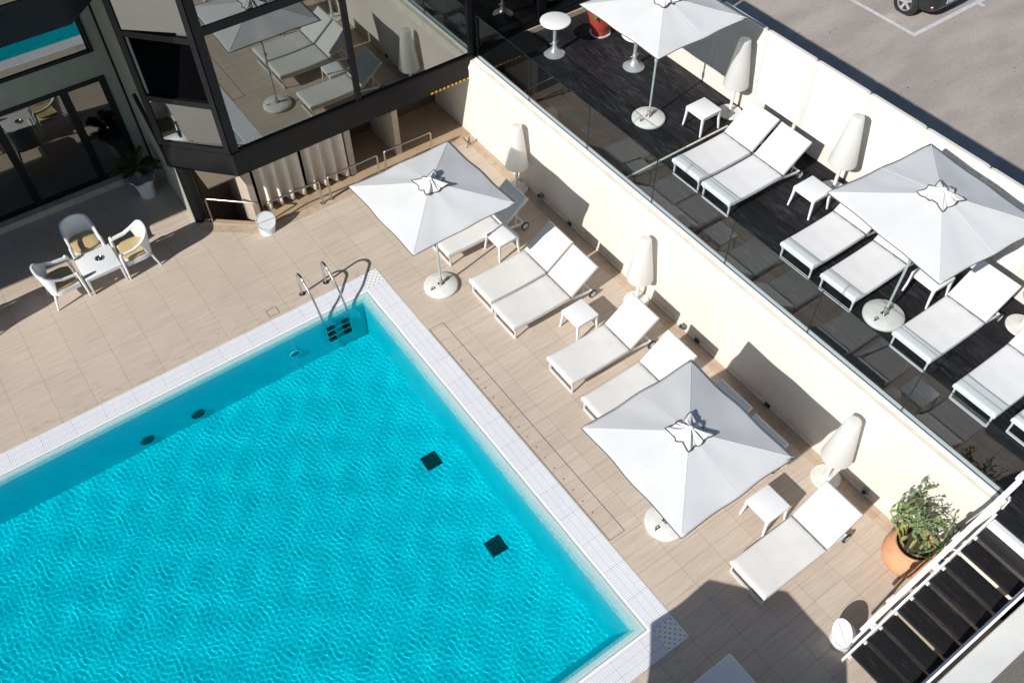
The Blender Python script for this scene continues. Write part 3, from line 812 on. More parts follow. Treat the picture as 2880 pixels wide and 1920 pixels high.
tabs = [((6.655,9.80,0), .03, 'white square side table between the parasol base and the pushed-together loungers'),
 ((6.645,7.47,0), .02, 'white square side table beside the wheel of the pushed-together loungers'),
 ((6.595,3.02,0), 0., 'white square side table beside the lounger nearest the cactus pot'),
 ((10.555,8.945,DZ), .0, 'white square side table between a tall lamp and the terrace lounger pair'),
 ((10.525,6.295,DZ), .0, 'white square side table between the terrace lounger pair and the big parasol corner'),
 ((10.52,3.88,DZ), -.04, 'white square side table half hidden under the big terrace parasol')]
for i, (p, rz, lab) in enumerate(tabs):
    o = t0 if i == 0 else dup(t0, None)
    o.location = p; o.rotation_euler = (0,0,rz); o['label'] = lab; o['group'] = GS
c0 = make_table(.66, .42, 'larger white coffee table with an ashtray between the beige cushioned chairs', 'coffee table', .0, 'coffee_table'); c0.location = (.372,13.52,0); c0.rotation_euler = (0,0,.0)
c1 = dup(c0, (4.29,1.44,0), 0., 'white square table top cut off by the bottom edge in parasol shade')
# ashtray
t = thing('ashtray', 'round steel ashtray in the middle of the coffee table', 'ashtray', (.42,13.56,.42))
MB().lathe([(.0,.004),(.052,.004),(.070,.020),(.074,.020),(.056,.0),(0,.0)], 28).build('dish', M['chrome'], t)
MB().lathe([(.020,.004),(.018,.022),(.0,.034)], 16).build('knob', M['chrome'], t)

# ------------------------------------------------------------------ floor lamps
def make_lamp():
    t = thing('floor_lamp', '', 'floor lamp')
    MB().lathe([(.228,0),(.228,.022),(.220,.030),(.06,.038),(.03,.05),(.0,.05)], 48).build('base', M['concrete'], t)
    MB().lathe([(.030,.04),(.030,.70),(.0,.70)], 20).build('pole', M['plastic'], t)
    prof = []
    for k in range(25):
        u = k/24; prof.append((.232 - .128*u**1.05, .62 + .90*u))
    prof = [(.0,.60),(.15,.603),(.205,.609),(.226,.614)] + prof + [(.100,1.53),(.088,1.536),(.0,1.538)]
    MB().lathe(prof, 56).build('lamp_shade', M['shade'], t, smooth=40)
    return t
lamp0 = make_lamp()
lamps = [((7.87,11.02,0), 'white cone floor lamp on the paving beside the parasol nearest the glass bay'),
 ((7.86,7.36,0), 'white cone floor lamp against the cream wall behind the lounger in full sun'),
 ((7.86,2.93,0), 'white cone floor lamp at the wall near the cactus pot, its round base in view'),
 ((11.28,8.93,DZ), 'white cone floor lamp on the terrace partly in the shadow of the far parasol'),
 ((11.19,6.335,DZ), 'white cone floor lamp on the terrace beside the lounger pair, fully sunlit'),
 ((11.15,2.60,DZ), 'white floor lamp whose round base alone shows at the right edge of the terrace')]
for i, (p, lab) in enumerate(lamps):
    o = lamp0 if i == 0 else dup(lamp0, None)
    o.location = p; o['label'] = lab; o['group'] = 'white cone floor lamps'

# ------------------------------------------------------------------ parasols
def canopy_fn(hw, rim, apex, sides=4, sagf=.010):
    """returns fn(u,v): u around, v from centre (0) to edge (1)"""
    nr = 8
    def f(u, v):
        a = 2*PI*u
        if sides == 4:
            k = 1/max(abs(math.cos(a)), abs(math.sin(a)))
            # ribs at corners and mid sides
            seg = (u*8) % 1.0
        else:
            q = ((u*8) % 1.0 - .5)*2*PI/8; k = math.cos(PI/8)/math.cos(q)
            seg = (u*8) % 1.0
        e = math.sin(PI*seg)
        k2 = k*(1 - .019*e*e*v)
        # even rib length along u for the square: spread the angle so that segments meet the ribs
        z = apex + (rim-apex)*(v**.92) - sagf*e*e*v*(1.15-v)*1.2
        return (hw*v*k2*math.cos(a), hw*v*k2*math.sin(a), z)
    return f
def make_parasol(label, floor, hw=.985, sides=4, rimz=2.2, apex=2.48, seed=1, base_r=.312, pole_to=None):
    t = thing('parasol', label, 'parasol')
    f = canopy_fn(hw, rimz, apex, sides)
    rnd = random.Random(seed); ph = [rnd.uniform(0, 6) for _ in range(6)]
    def g(u, v):
        x, y, z = f(u, max(v, .02))
        z += .008*math.sin(5*x+ph[0])*math.sin(4*y+ph[1])*v + .0012*math.sin(15*x-8*y+ph[2])*v
        return (x, y, z)
    c = MB(); c.grid(g, 96, 20, wrap=True)
    co = c.build('canopy', M['canvas'], t, smooth=9)
    sol = co.modifiers.new('thickness', 'SOLIDIFY'); sol.thickness = .003
    p = MB(); p.tube([Vector(g(i/96, 1.0)) for i in range(96)], .0065, 6, closed=True); p.build('edge_piping', M['piping'], co)
    sm = MB()
    for k in range(8):
        w = .0022
        sm.tube([Vector(g(k/8, .12+.88*i/10)) + Vector((0,0,.0018)) for i in range(11)], w, 5)
    sm.build('seam', M['canvas'], co)
    # vent cap: a wavy eight pointed hood
    cap = MB()
    def h(u, v):
        a = 2*PI*u; k = 1/max(abs(math.cos(a)), abs(math.sin(a)))
        R = .218*k*(1 - .15*math.sin(8*PI*u)**2*(1+.3*math.sin(2*a+ph[3])))
        fold = .013*math.sin(8*a+ph[3]) + .010*math.sin(13*a+ph[4]+3*v) + .008*math.sin(21*a+ph[5])
        z = .055*(1-v)**1.6 + fold*(.35+v)*(1.25-v)*1.6 + .02*v*v*math.sin(4*a+ph[1])
        return (R*v*math.cos(a), R*v*math.sin(a), apex + .005 - .045*v + z)
    cap.grid(lambda u, v: h(u, .06+.94*v), 96, 12, wrap=True)
    ko = cap.build('vent_cap', M['cap'], t, smooth=70)
    so = ko.modifiers.new('thickness', 'SOLIDIFY'); so.thickness = .003
    pp = MB(); pp.tube([Vector(h(i/96, 1.0)) for i in range(96)], .009, 6, closed=True); pp.build('cap_piping', M['piping'], ko)
    MB().ball((0,0,apex+.068), .036, 3, (1,1,.7)).build('finial', M['plastic'], t)
    # ribs
    for k in range(8):
        r = MB(); r.tube([Vector(f(k/8, .05)) - Vector((0,0,.018)), Vector(f(k/8, .5)) - Vector((0,0,.018)), Vector(f(k/8, .985)) - Vector((0,0,.014))], .009, 6)
        r.build('rib', M['pole'], t)
    # pole and base
    pl = MB(); pl.tube([(0,0,.07),(0,0,apex-.02)], .0185, 14); pl.lathe([(.026,1.22),(.030,1.23),(.030,1.30),(.026,1.31)], 16); pl.tube([(0,.0,1.27),(.06,0,1.27)], .006, 6)
    pl.build('pole', M['pole'], t)
    b = MB(); R = base_r
    b.lathe([(R-.012,0),(R,.012),(R,.055),(R-.02,.075),(.07,.082),(0,.082)], 56); bo = b.build('base', M['concrete'], t, smooth=50)
    k = MB(); k.lathe([(.034,.08),(.034,.20),(.022,.21)], 16); k.box((-.055,-.045,.078), (.055,.045,.092), .004, 1); k.build('socket', M['steel'], bo)
    hd = MB()
    for sx, r_ in ((1,.17),(-1,.19)):
        hd.box((sx*r_-.05,-.012+sx*.03,.079), (sx*r_+.05,.012+sx*.03,.0845)); hd.tube([(sx*r_-.03,.01+sx*.03,.085),(sx*r_-.02,.03+sx*.03,.105),(sx*r_+.02,.03+sx*.03,.105),(sx*r_+.03,.01+sx*.03,.085)], .006, 6)
    hd.build('grip', M['steel'], bo)
    return t
def tilt_parasol(t, canopy_shift):
    """canopy carried off the base centre: lean the pole to meet it"""
    pass
GPA = 'square pale parasols'
PAR = [('pale square parasol over the pool deck nearest the glass bay and handrails', (5.235,9.70,0), .015, 1, .985),
 ('pale square parasol in the centre of the row beside the pool, hiding two loungers', (5.365,3.785,0), -.004, 2, .965),
 ('pale square terrace parasol cut off by the top edge above the red pot', (9.92,9.67,DZ), .004, 3, .99),
 ('pale square terrace parasol at the right edge with a ruffled cap', (9.63,3.94,DZ), -.085, 4, .985)]
for lab, p, rz, sd, hw in PAR:
    o = make_parasol(lab, 0, hw, 4, 2.2, 2.48, sd); o.location = p; o.rotation_euler = (0,0,rz); o['group'] = GPA
o = make_parasol('eight-sided parasol outside the lower edge whose shadow falls on the paving', 0, 1.41, 8, 2.2, 2.55, 9); o.location = (1.56,.86,0); o.rotation_euler = (0,0,PI/8)

# ------------------------------------------------------------------ bins
def make_bin(label, loc, face):
    """scoop shaped bin: a round flap set almost upright in front of a rounded body"""
    t = thing('litter_bin', label, 'bin', loc, 0, 'white scoop-shaped bins')
    cd = Vector((math.cos(face), math.sin(face), 0)); e1 = Vector((-cd.y, cd.x, 0)); el = math.radians(24)
    e2 = Vector((0,0,1))*math.cos(el) - cd*math.sin(el); nn = cd*math.cos(el) + Vector((0,0,1))*math.sin(el)
    c = cd*.055 + Vector((0,0,.30)); n = 48; r0, r1 = .140, .188
    def f(u, v):
        a = 2*PI*u; p = e1*math.cos(a)*r0 - cd*math.sin(a)*r0; q = c + e1*math.cos(a)*r1 + e2*math.sin(a)*r1
        o = p.lerp(q, v) - cd*(.055*math.sin(PI*v)*max(0, math.sin(a))) + Vector((0,0,.05*math.sin(PI*v)*max(0, math.sin(a))))
        return tuple(o)
    mb = MB(); mb.grid(f, n, 16, wrap=True)
    rim = [Vector(f(i/n, 1.0)) for i in range(n)]
    mb.add([*rim, *[c + (p-c)*.93 for p in rim], *[c + (p-c)*.92 - nn*.014 for p in rim]], [(i, (i+1) % n, n+(i+1) % n, n+i) for i in range(n)] + [(n+i, n+(i+1) % n, 2*n+(i+1) % n, 2*n+i) for i in range(n)])
    mb.build('body', M['plastic'], t, smooth=50)
    top = MB(); top.add([c + (p-c)*.905 - nn*.008 for p in rim], [list(range(n))]); top.build('flap', M['plastic'], t, smooth=0)
    MB().tube([c - e1*r1*.88 - nn*.006, c + e1*r1*.88 - nn*.006], .0045, 6).build('flap_seam', M['seam'], t)
    MB().lathe([(r0+.006,0),(r0+.006,.014),(r0-.002,.016)], 40).build('foot_ring', M['alu'], t)
    return t
make_bin('white scoop-shaped litter bin on the paving beside the steel handrails', (3.325,12.87,0), -1.62)
make_bin('white scoop-shaped litter bin at the foot of the staircase', (6.10,1.085,0), 2.63)

# ------------------------------------------------------------------ armchairs
def make_chair():
    """front towards +y, back towards -y"""
    t = thing('armchair', '', 'armchair')
    hw, D = .285, .27
    def plan(s):
        # s 0..1 from front-left arm tip round the back to front-right arm tip
        q = (s-.5)*2; aq = abs(q); sg = 1 if q > 0 else -1
        # back arc for aq<.55, straight arm beyond
        if aq < .58:
            th = aq/.58*PI/2
            n = 3.2
            x = hw*math.sin(th)**(2/n) if th > 0 else 0; y = -D*math.cos(th)**(2/n) if th < PI/2 else 0
            return sg*x, y
        return sg*hw, (aq-.58)/.42*.29
    def top(s):
        aq = abs((s-.5)*2)
        if aq < .30: return .835 - .045*(aq/.30)
        if aq < .62: return .79 - (aq-.30)/.32*.17
        return .62 - (aq-.62)/.38*.025
    def bot(s):
        aq = abs((s-.5)*2)
        if aq < .40: return .34
        if aq < .50: return .34 + (aq-.40)/.10*(top(s)-.055-.34)
        return top(s)-.055
    n = 64; vs = []; fs = []
    for i in range(n+1):
        s = i/n; x, y = plan(s); x2, y2 = x*.835, y*.86 if y < 0 else y
        fl = 1 + .20*(top(s)-.6)/.22 if y < 0 else 1
        for (xx, yy, zz) in ((x*.95,y*.95 if y < 0 else y,bot(s)),(x,y*fl if y < 0 else y,top(s)),(x2,y2*fl if y < 0 else y,top(s)),(x2*.95,y2*.93 if y < 0 else y,bot(s))): vs.append((xx,yy,zz))
    for i in range(n):
        for k in range(4): fs.append((i*4+k, i*4+(k+1) % 4, (i+1)*4+(k+1) % 4, (i+1)*4+k))
    fs.append((0,1,2,3)); fs.append((n*4,n*4+3,n*4+2,n*4+1))
    sh = MB().add(vs, fs)
    so = sh.build('backrest', M['plastic'], t, smooth=40)
    bv = so.modifiers.new('soft_edges', 'BEVEL'); bv.width = .010; bv.segments = 2; bv.limit_method = 'ANGLE'
    # seat shell
    outline = []
    for i in range(41):
        s = .02+.96*i/40; x, y = plan(s); outline.append((x*.94, min(y, .27)*.94))
    se = MB(); se.prism(outline, .29, .385); se.build('seat', M['plastic'], t, smooth=40)
    def cf(u, v):
        a = 2*PI*u; n_ = 3.4; c, s_ = math.cos(a), math.sin(a)
        x = .256*math.copysign(abs(c)**(2/n_), c); y = .005 + .245*math.copysign(abs(s_)**(2/n_), s_)
        if v < .5: k = 1; z = .385 + .05*v*2
        else: k = 1 - ((v-.5)*2)**2*1.0; z = .435 + .016*math.sin((v-.5)*PI)
        if v >= .5: k = 1-(v-.5)*2; z = .435 + .022*(1-k**4)
        return (x*k, y*k, z)
    MB().grid(cf, 40, 12, wrap=True).build('seat_cushion', M['cushion'], t, smooth=60)
    for sg in (-1, 1):
        l = MB(); l.tube([(sg*.270,.285,.60),(sg*.272,.295,.50),(sg*.275,.305,.0)], [.029,.030,.015], 10); l.ball((sg*.270,.28,.595), .030, 2); l.build('leg', M['plastic'], t, smooth=60)
        l = MB(); l.tube([(sg*.215,-.20,.32),(sg*.26,-.285,.0)], [.028,.013], 10); l.build('leg', M['plastic'], t, smooth=60)
    return t
ch = make_chair()
chairs = [((-.325,13.49,0), -PI/2+.06, 'white armchair with beige cushion on the pool side, sunlit inside'),
 ((.345,14.17,0), PI, 'white armchair with beige cushion facing the pool, its back in shade'),
 ((1.035,13.475,0), PI/2, 'white armchair with beige cushion nearest the black column'),
 ((-1.93,13.52,0), PI/2, 'white armchair just outside the left edge casting its shadow on the paving')]
for i, (p, rz, lab) in enumerate(chairs):
    o = ch if i == 0 else dup(ch, None)
    o.location = p; o.rotation_euler = (0,0,rz); o['label'] = lab; o['group'] = 'white armchairs round the coffee table'

# ------------------------------------------------------------------ planter with cycad
t = thing('planter', 'white fluted star-rimmed planter in the shaded corner by the glass doors', 'planter', (1.86,15.22,0))
def vase(u, v):
    a = 2*PI*u; r0 = .150 + .155*v**3.0
    star = 1 + (.035 + .13*v**3)*math.cos(6*a)
    return (r0*star*math.cos(a), r0*star*math.sin(a), .50*v + .02*v**4*math.cos(6*a))
mb = MB(); mb.grid(vase, 96, 18, wrap=True); mb.grid(lambda u, v: tuple(Vector(vase(u, 1-.12*v))*1 + Vector((-.03*math.cos(2*PI*u)*(1 if v > 0 else .4), -.03*math.sin(2*PI*u)*(1 if v > 0 else .4), 0))), 96, 3, wrap=True)
mb.build('vase', M['plastic'], t, smooth=50)
g = MB(); g.add([(0,0,.478)] + [tuple(Vector(vase(i/96, .95))*Vector((.97,.97,0)) + Vector((0,0,.47))) for i in range(96)], [(0,1+i,1+(i+1) % 96) for i in range(96)]); go = g.build('gravel', M['gravel'], t, smooth=0)
def fronds(n, L, loc, base_z, up, seed, wl=.11):
    r = random.Random(seed); mb = MB()
    for k in range(n):
        a = 2*PI*k/n*1.0 + r.uniform(-.2, .2); el = up + r.uniform(-.30, .45); Lk = L*r.uniform(.8, 1.1)
        pts = []; m = 22
        for i in range(m+1):
            s = i/m; h = Lk*s*math.cos(el)*(1-.06*s); z = base_z + Lk*s*math.sin(el) - .34*Lk*s*s*(1.1-.3*math.sin(el))
            pts.append(Vector((h*math.cos(a), h*math.sin(a), z)))
        mb.tube(pts, [.006*(1-i/m)+.0015 for i in range(m+1)], 4)
        side = Vector((-math.sin(a), math.cos(a), 0))
        for i in range(3, m):
            s = i/m; tdir = (pts[i+1]-pts[i]).normalized(); w = wl*math.sin(PI*min(1, s*1.05))**.6
            for sg in (-1, 1):
                for q in (0, .5):
                    p0 = pts[i].lerp(pts[i+1], q); tip = p0 + side*sg*w + tdir*w*.75 + Vector((0,0,.030 + r.uniform(-.015,.01)))
                    mid = p0.lerp(tip, .5) + Vector((0,0,.012))
                    wv = tdir*.006
                    mb.add([p0-wv, p0+wv, mid+wv, tip, mid-wv], [(0,1,2,3,4)])
    return mb
t = thing('cycad', 'dark green cycad with arching fronds growing in the white planter', 'plant', (1.85,15.24,.47))
fronds(18, .58, None, .12, .62, 4).build('fronds', M['frond'], t, smooth=0)
MB().lathe([(.075,0),(.085,.05),(.07,.11),(.03,.14),(0,.14)], 16).build('trunk', M['stem'], t)

# ------------------------------------------------------------------ terracotta pot and cactus
POT = (7.72,1.355,0)
t = thing('terracotta_pot', 'big rounded terracotta pot at the wall beside the staircase', 'pot', POT)
mb = MB(); mb.lathe([(.24,0),(.30,.05),(.345,.16),(.355,.27),(.335,.38),(.285,.47),(.268,.50),(.285,.515),(.292,.54),(.275,.555),(.255,.55),(.245,.48),(.24,.44)], 56)
mb.build('body', M['terracotta'], t, smooth=50)
fc = MB()
fa = 3.85
def onpot(a, z, off=.004):
    r = {True:.355}[True] if .2 < z < .3 else .35
    r = np.interp(z, [.05,.16,.27,.38,.47], [.30,.345,.355,.335,.285]) + off
    return Vector((r*math.cos(a), r*math.sin(a), z))
for pts in ([(0,.44),(-.02,.38),(-.06,.30),(.02,.28)], [(-.12,.43),(-.20,.36),(-.16,.30)], [(.10,.42),(.06,.34)], [(-.10,.24),(.0,.235),(.08,.25)]):
    fc.tube([onpot(fa+a, z) for a, z in pts], .011, 6)
fc.build('relief', M['terracotta'], t)
MB().lathe([(0,.49),(.25,.485)], 40).build('soil', M['soil'], t, smooth=0)
def cactus():
    r = random.Random(21)
    t = thing('prickly_pear', 'branching green prickly pear cactus leaning against the cream wall', 'cactus', (POT[0],POT[1],.45))
    old = MB(); stems = MB(); cnt = [0]
    def pad(mb, base, d, L, W, roll):
        d = d.normalized(); sd = d.cross(Vector((math.cos(roll), math.sin(roll), .2))).normalized(); nn = d.cross(sd)
        vs = []; n = 12; th = W*.13
        ring_ = []
        for k in range(n):
            q = 2*PI*k/n; u = .5 - .5*math.cos(q); w = W*.5*math.sin(q)*(.62 + .5*u)
            ring_.append(base + d*L*u + sd*w)
        c = base + d*L*.56
        vs = ring_ + [c + nn*th, c - nn*th] + [c.lerp(p, .62) + nn*th*.8 for p in ring_] + [c.lerp(p, .62) - nn*th*.8 for p in ring_]
        fs = []
        for k in range(n):
            j = (k+1) % n; a, b = n+2, 2*n+2
            fs += [(k,j,a+j,a+k), (a+k,a+j,n), (j,k,b+k,b+j), (b+j,b+k,n+1)]
        mb.add(vs, fs); return base + d*L*.97
    def grow(base, d, depth, size):
        if cnt[0] > 760: return
        cnt[0] += 1
        L = size*r.uniform(.7, 1.4); W = min(.095, L*r.uniform(.30, .62))
        if depth > 6: W *= .75
        old.use(1 if r.random() < (.5 if depth <= 2 else .14) else 0)
        e = pad(old, base, d, L, W, r.uniform(0, 6.28))
        if depth >= 10 or (depth > 4 and r.random() < .24): return
        for k in range(1 if r.random() < .48 else 2 if r.random() < .82 else 3):
            nd = (d.normalized() + Vector((r.gauss(0,.42), r.gauss(0,.50), r.gauss(.10,.30)))).normalized()
            if nd.z < -.2: nd.z = .05
            if e.x + nd.x*.2 > .34: nd.x = -abs(nd.x)*.3
            if e.x + nd.x*.2 < -.26: nd.x = abs(nd.x)*.5
            if e.y + nd.y*.2 > .50: nd.y = -abs(nd.y)*.3
            if e.y + nd.y*.2 < -.48: nd.y = abs(nd.y)*.3
            grow(e, nd, depth+1, max(.07, size*r.uniform(.82, 1.0)))
    for k in range(13):
        a = 2*PI*k/13 + .3; b = Vector((.13*math.cos(a), .13*math.sin(a), -.02)); d = Vector((.40*math.cos(a)+.02, .60*math.sin(a)-.02, .85))
        tip = b + d*r.uniform(.06, .22)
        stems.tube([b, b.lerp(tip, .5)+Vector((.01,.0,0)), tip], [.018,.015,.012], 8)
        grow(tip, d, 1, .135)
    old.build('pads', [M['pads'], M['padsyoung']], t, smooth=40); stems.build('stem', M['stem'], t)
cactus()

# red pot on the terrace
t = thing('red_pot', 'tall red tapered pot under the far terrace parasol', 'pot', (11.0,12.42,DZ))
mb = MB(); mb.lathe([(.155,0),(.17,.02),(.195,.16),(.21,.17),(.215,.19),(.24,.32),(.262,.45),(.285,.46),(.285,.56),(.262,.565),(.25,.50),(.24,.44)], 48)
mb.build('body', M['redpot'], t, smooth=40)
MB().lathe([(0,.50),(.25,.50)], 32).build('soil', M['soil'], t, smooth=0)
MB().lathe([(.21,0),(.22,.03),(.2,.032),(.16,.012)], 40).build('saucer', M['concrete'], t)
t = thing('leafy_plant', 'leafy green plant in the red pot, peeping out at the top edge', 'plant', (11.0,12.42,DZ+.5))
mb = MB(); r = random.Random(5)
for k in range(60):
    a = r.uniform(0, 6.28); el = r.uniform(.3, 1.4); L = r.uniform(.25, .55); p0 = Vector((.05*math.cos(a), .05*math.sin(a), 0)); d = Vector((math.cos(a)*math.cos(el), math.sin(a)*math.cos(el), math.sin(el)))
    sd = d.cross(Vector((0,0,1))).normalized(); pts = [(0,.01),(.3,.04),(.6,.06),(.85,.035),(1,0)]
    vs = []
    for s, w in pts:
        p = p0 + d*L*s + Vector((0,0,-.25*L*s*s)); vs += [p - sd*w, p + Vector((0,0,-.01)), p + sd*w]
    fs = []
    for i in range(4): fs += [(i*3,i*3+1,i*3+4,i*3+3),(i*3+1,i*3+2,i*3+5,i*3+4)]
    mb.add(vs, fs)
mb.build('leaves', M['leaf'], t, smooth=60)

# bar tables
def bar_table(label, x, y):
    t = thing('bar_table', label, 'bar table', (x,y,DZ), 0, 'round bar tables on silver pedestals')
    MB().lathe([(.0,.702),(.28,.702),(.300,.708),(.305,.722),(.300,.736),(.288,.742),(.0,.738)], 56).build('table_top', M['plastic'], t, smooth=40)
    MB().lathe([(.215,0),(.215,.012),(.19,.028),(.13,.055),(.085,.095),(.055,.15),(.042,.20),(.040,.215)], 48).build('pedestal', M['silver'], t, smooth=50)
    mb = MB(); mb.lathe([(.037,.20),(.037,.705)], 24)
    mb.build('column', M['silver'], t)
    c = MB(); c.lathe([(.046,.225),(.048,.24),(.046,.255)], 24)
    for k in range(2): c.tube([(.04*(-1)**k,0,.24),(.10*(-1)**k,.01,.245)], .012, 8)
    c.build('clamp', M['silver'], t)
bar_table('round white bar table on a silver trumpet pedestal, standing clear of the parasol', 9.80, 12.395)
bar_table('round white bar table on a silver trumpet pedestal, top half covered by the parasol', 10.79, 11.11)

# wall spotlights at the foot of the wall
def spot(label, y, z, aim):
    t = thing('wall_spotlight', label, 'spotlight', (8.088,y,z), 0, 'small metal spotlights at the foot of the cream wall')
    MB().box((-.02,-.05,-.05), (0,.05,.05), .008, 2).build('bracket', M['pipe'], t, smooth=0)
    mb = MB(); d = Vector(aim).normalized(); q = d.to_track_quat('Z', 'Y').to_matrix().to_4x4()
    Mx = Matrix.Translation((-.05,0,.0)) @ q
    mb.lathe([(.0,-.06),(.03,-.06),(.042,-.04),(.042,.06),(.034,.06),(.030,.045)], 20, Mx); h = mb.build('head', M['pipe'], t, smooth=40)
    MB().lathe([(.030,.046),(0,.046)], 20, Mx).build('lens', M['navy'], h)
spot('small metal spotlight on the wall foot near the first floor lamp', 10.46, .13, (-.7,.1,.6))
spot('small metal spotlight on the wall foot right of the middle floor lamp', 6.36, .12, (-.6,.3,.55))
spot('small metal spotlight on the wall foot behind the lounger by the cactus pot', 2.39, .14, (-.5,-.2,.7))

# ------------------------------------------------------------------ pool fittings
def ladder():
    t = thing('pool_ladder', 'steel pool ladder with curved handrails and dark treads at the pool corner', 'pool ladder', (3.345,10.42,0))
    for x in (-.24, .24):
        pts = [(x,.60,.0),(x,.60,.46)]
        for k in range(1, 9):
            q = k/8*PI*.79; pts.append((x, .60-.165+.165*math.cos(q), .46+.165*math.sin(q)))
        pts += [(x,.02,.36),(x,-.17,.06),(x,-.215,-.04),(x,-.225,-.14),(x,-.225,-1.0)]
        # smooth the polyline
        for _ in range(2):
            p = [Vector(pts[0])]
            for a, b in zip(pts[:-1], pts[1:]):
                a, b = Vector(a), Vector(b); p += [a.lerp(b, .25), a.lerp(b, .75)]
            pts = p + [Vector(pts[-1])]
        mb = MB(); mb.tube(pts, .0205, 14); rl = mb.build('rail', M['chrome'], t, smooth=60)
        MB().lathe([(.055,0),(.055,.012),(.03,.022)], 20, Matrix.Translation((x,.60,0))).build('flange', M['chrome'], rl)
    for z in (-.36, -.58, -.80):
        s = MB(); s.box((-.225,-.265,z-.02), (.225,-.185,z+.012), .006, 1); tr = s.build('tread', M['chrome'], t, smooth=0)
        g = MB(); g.box((-.215,-.27,z+.0122), (-.075,-.18,z+.018)); g.box((.075,-.27,z+.0122), (.215,-.18,z+.018)); g.build('grip_strip', M['rubber'], tr, smooth=0)
ladder()
K = 1.30
def pool_light(x, z, label, lit):
    t = thing('pool_light', label, 'pool light', (x, PY1-L_-.024, z*K), 0, 'round lights in the pool wall')
    Mx = Matrix.Rotation(PI/2, 4, 'X')
    MB().lathe([(.085,0),(.085,.02),(.112,.024),(.118,.0)], 36, Mx).build('ring', M['plastic' if lit else 'fitting'], t)
    MB().lathe([(.086,.016),(.04,.024),(0,.026)], 30, Mx).build('lens', M['seam' if lit else 'fitting'], t)
pool_light(2.47, -.53, 'round pool light with a bright rim in the pool wall beside the ladder', True)
pool_light(.565, -.82, 'dark round fitting in the pool wall, the nearer to the ladder of the two', False)
pool_light(-.343, -.83, 'dark round fitting in the pool wall, the farther from the ladder', False)
def drain(cx, cy, label):
    t = thing('pool_drain', label, 'drain', (cx,cy,-DEPTH), -.03, 'square drains in the pool floor')
    MB().box((-.145,-.145,0), (.145,.145,.012), .004, 1).build('frame', M['fitting'], t, smooth=0)
    mb = MB()
    for k in range(9): mb.box((-.13,-.132+k*.031,.012), (.13,-.132+k*.031+.014,.018))
    mb.build('grille', M['black'], t, smooth=0)
drain(3.38, 7.24, 'dark square drain in the pool floor, the one nearer the ladder')
drain(3.38, 5.35, 'dark square drain in the pool floor, farther from the ladder')
# access covers let into the paving
def cover(name, x0, y0, x1, y1, label, dots):
    t = thing(name, label, 'access cover', (x0,y0,.0)); w = .006
    mb = MB(); X, Y = x1-x0, y1-y0
    for a in ((0,0,X,w),(0,Y-w,X,Y),(0,w,w,Y-w),(X-w,w,X,Y-w)): mb.box((a[0],a[1],-.002), (a[2],a[3],.0035))
    mb.build('frame', M['blackgap'], t, smooth=0)
    if dots:
        for k in range(16): MB().lathe([(.011,0),(.011,.004),(0,.004)], 10, Matrix.Translation((.085,Y-.90-k*.235,.0))).build('lifting_hole', M['blackgap'], t, smooth=0)
cover('access_cover', 2.39, 10.86, 2.585, 11.03, 'small square access cover set into the paving by the pool ladder', False)
cover('access_cover', 4.515, 4.04, 4.80, 8.97, 'long narrow access cover with a row of holes along the pool grating', True)

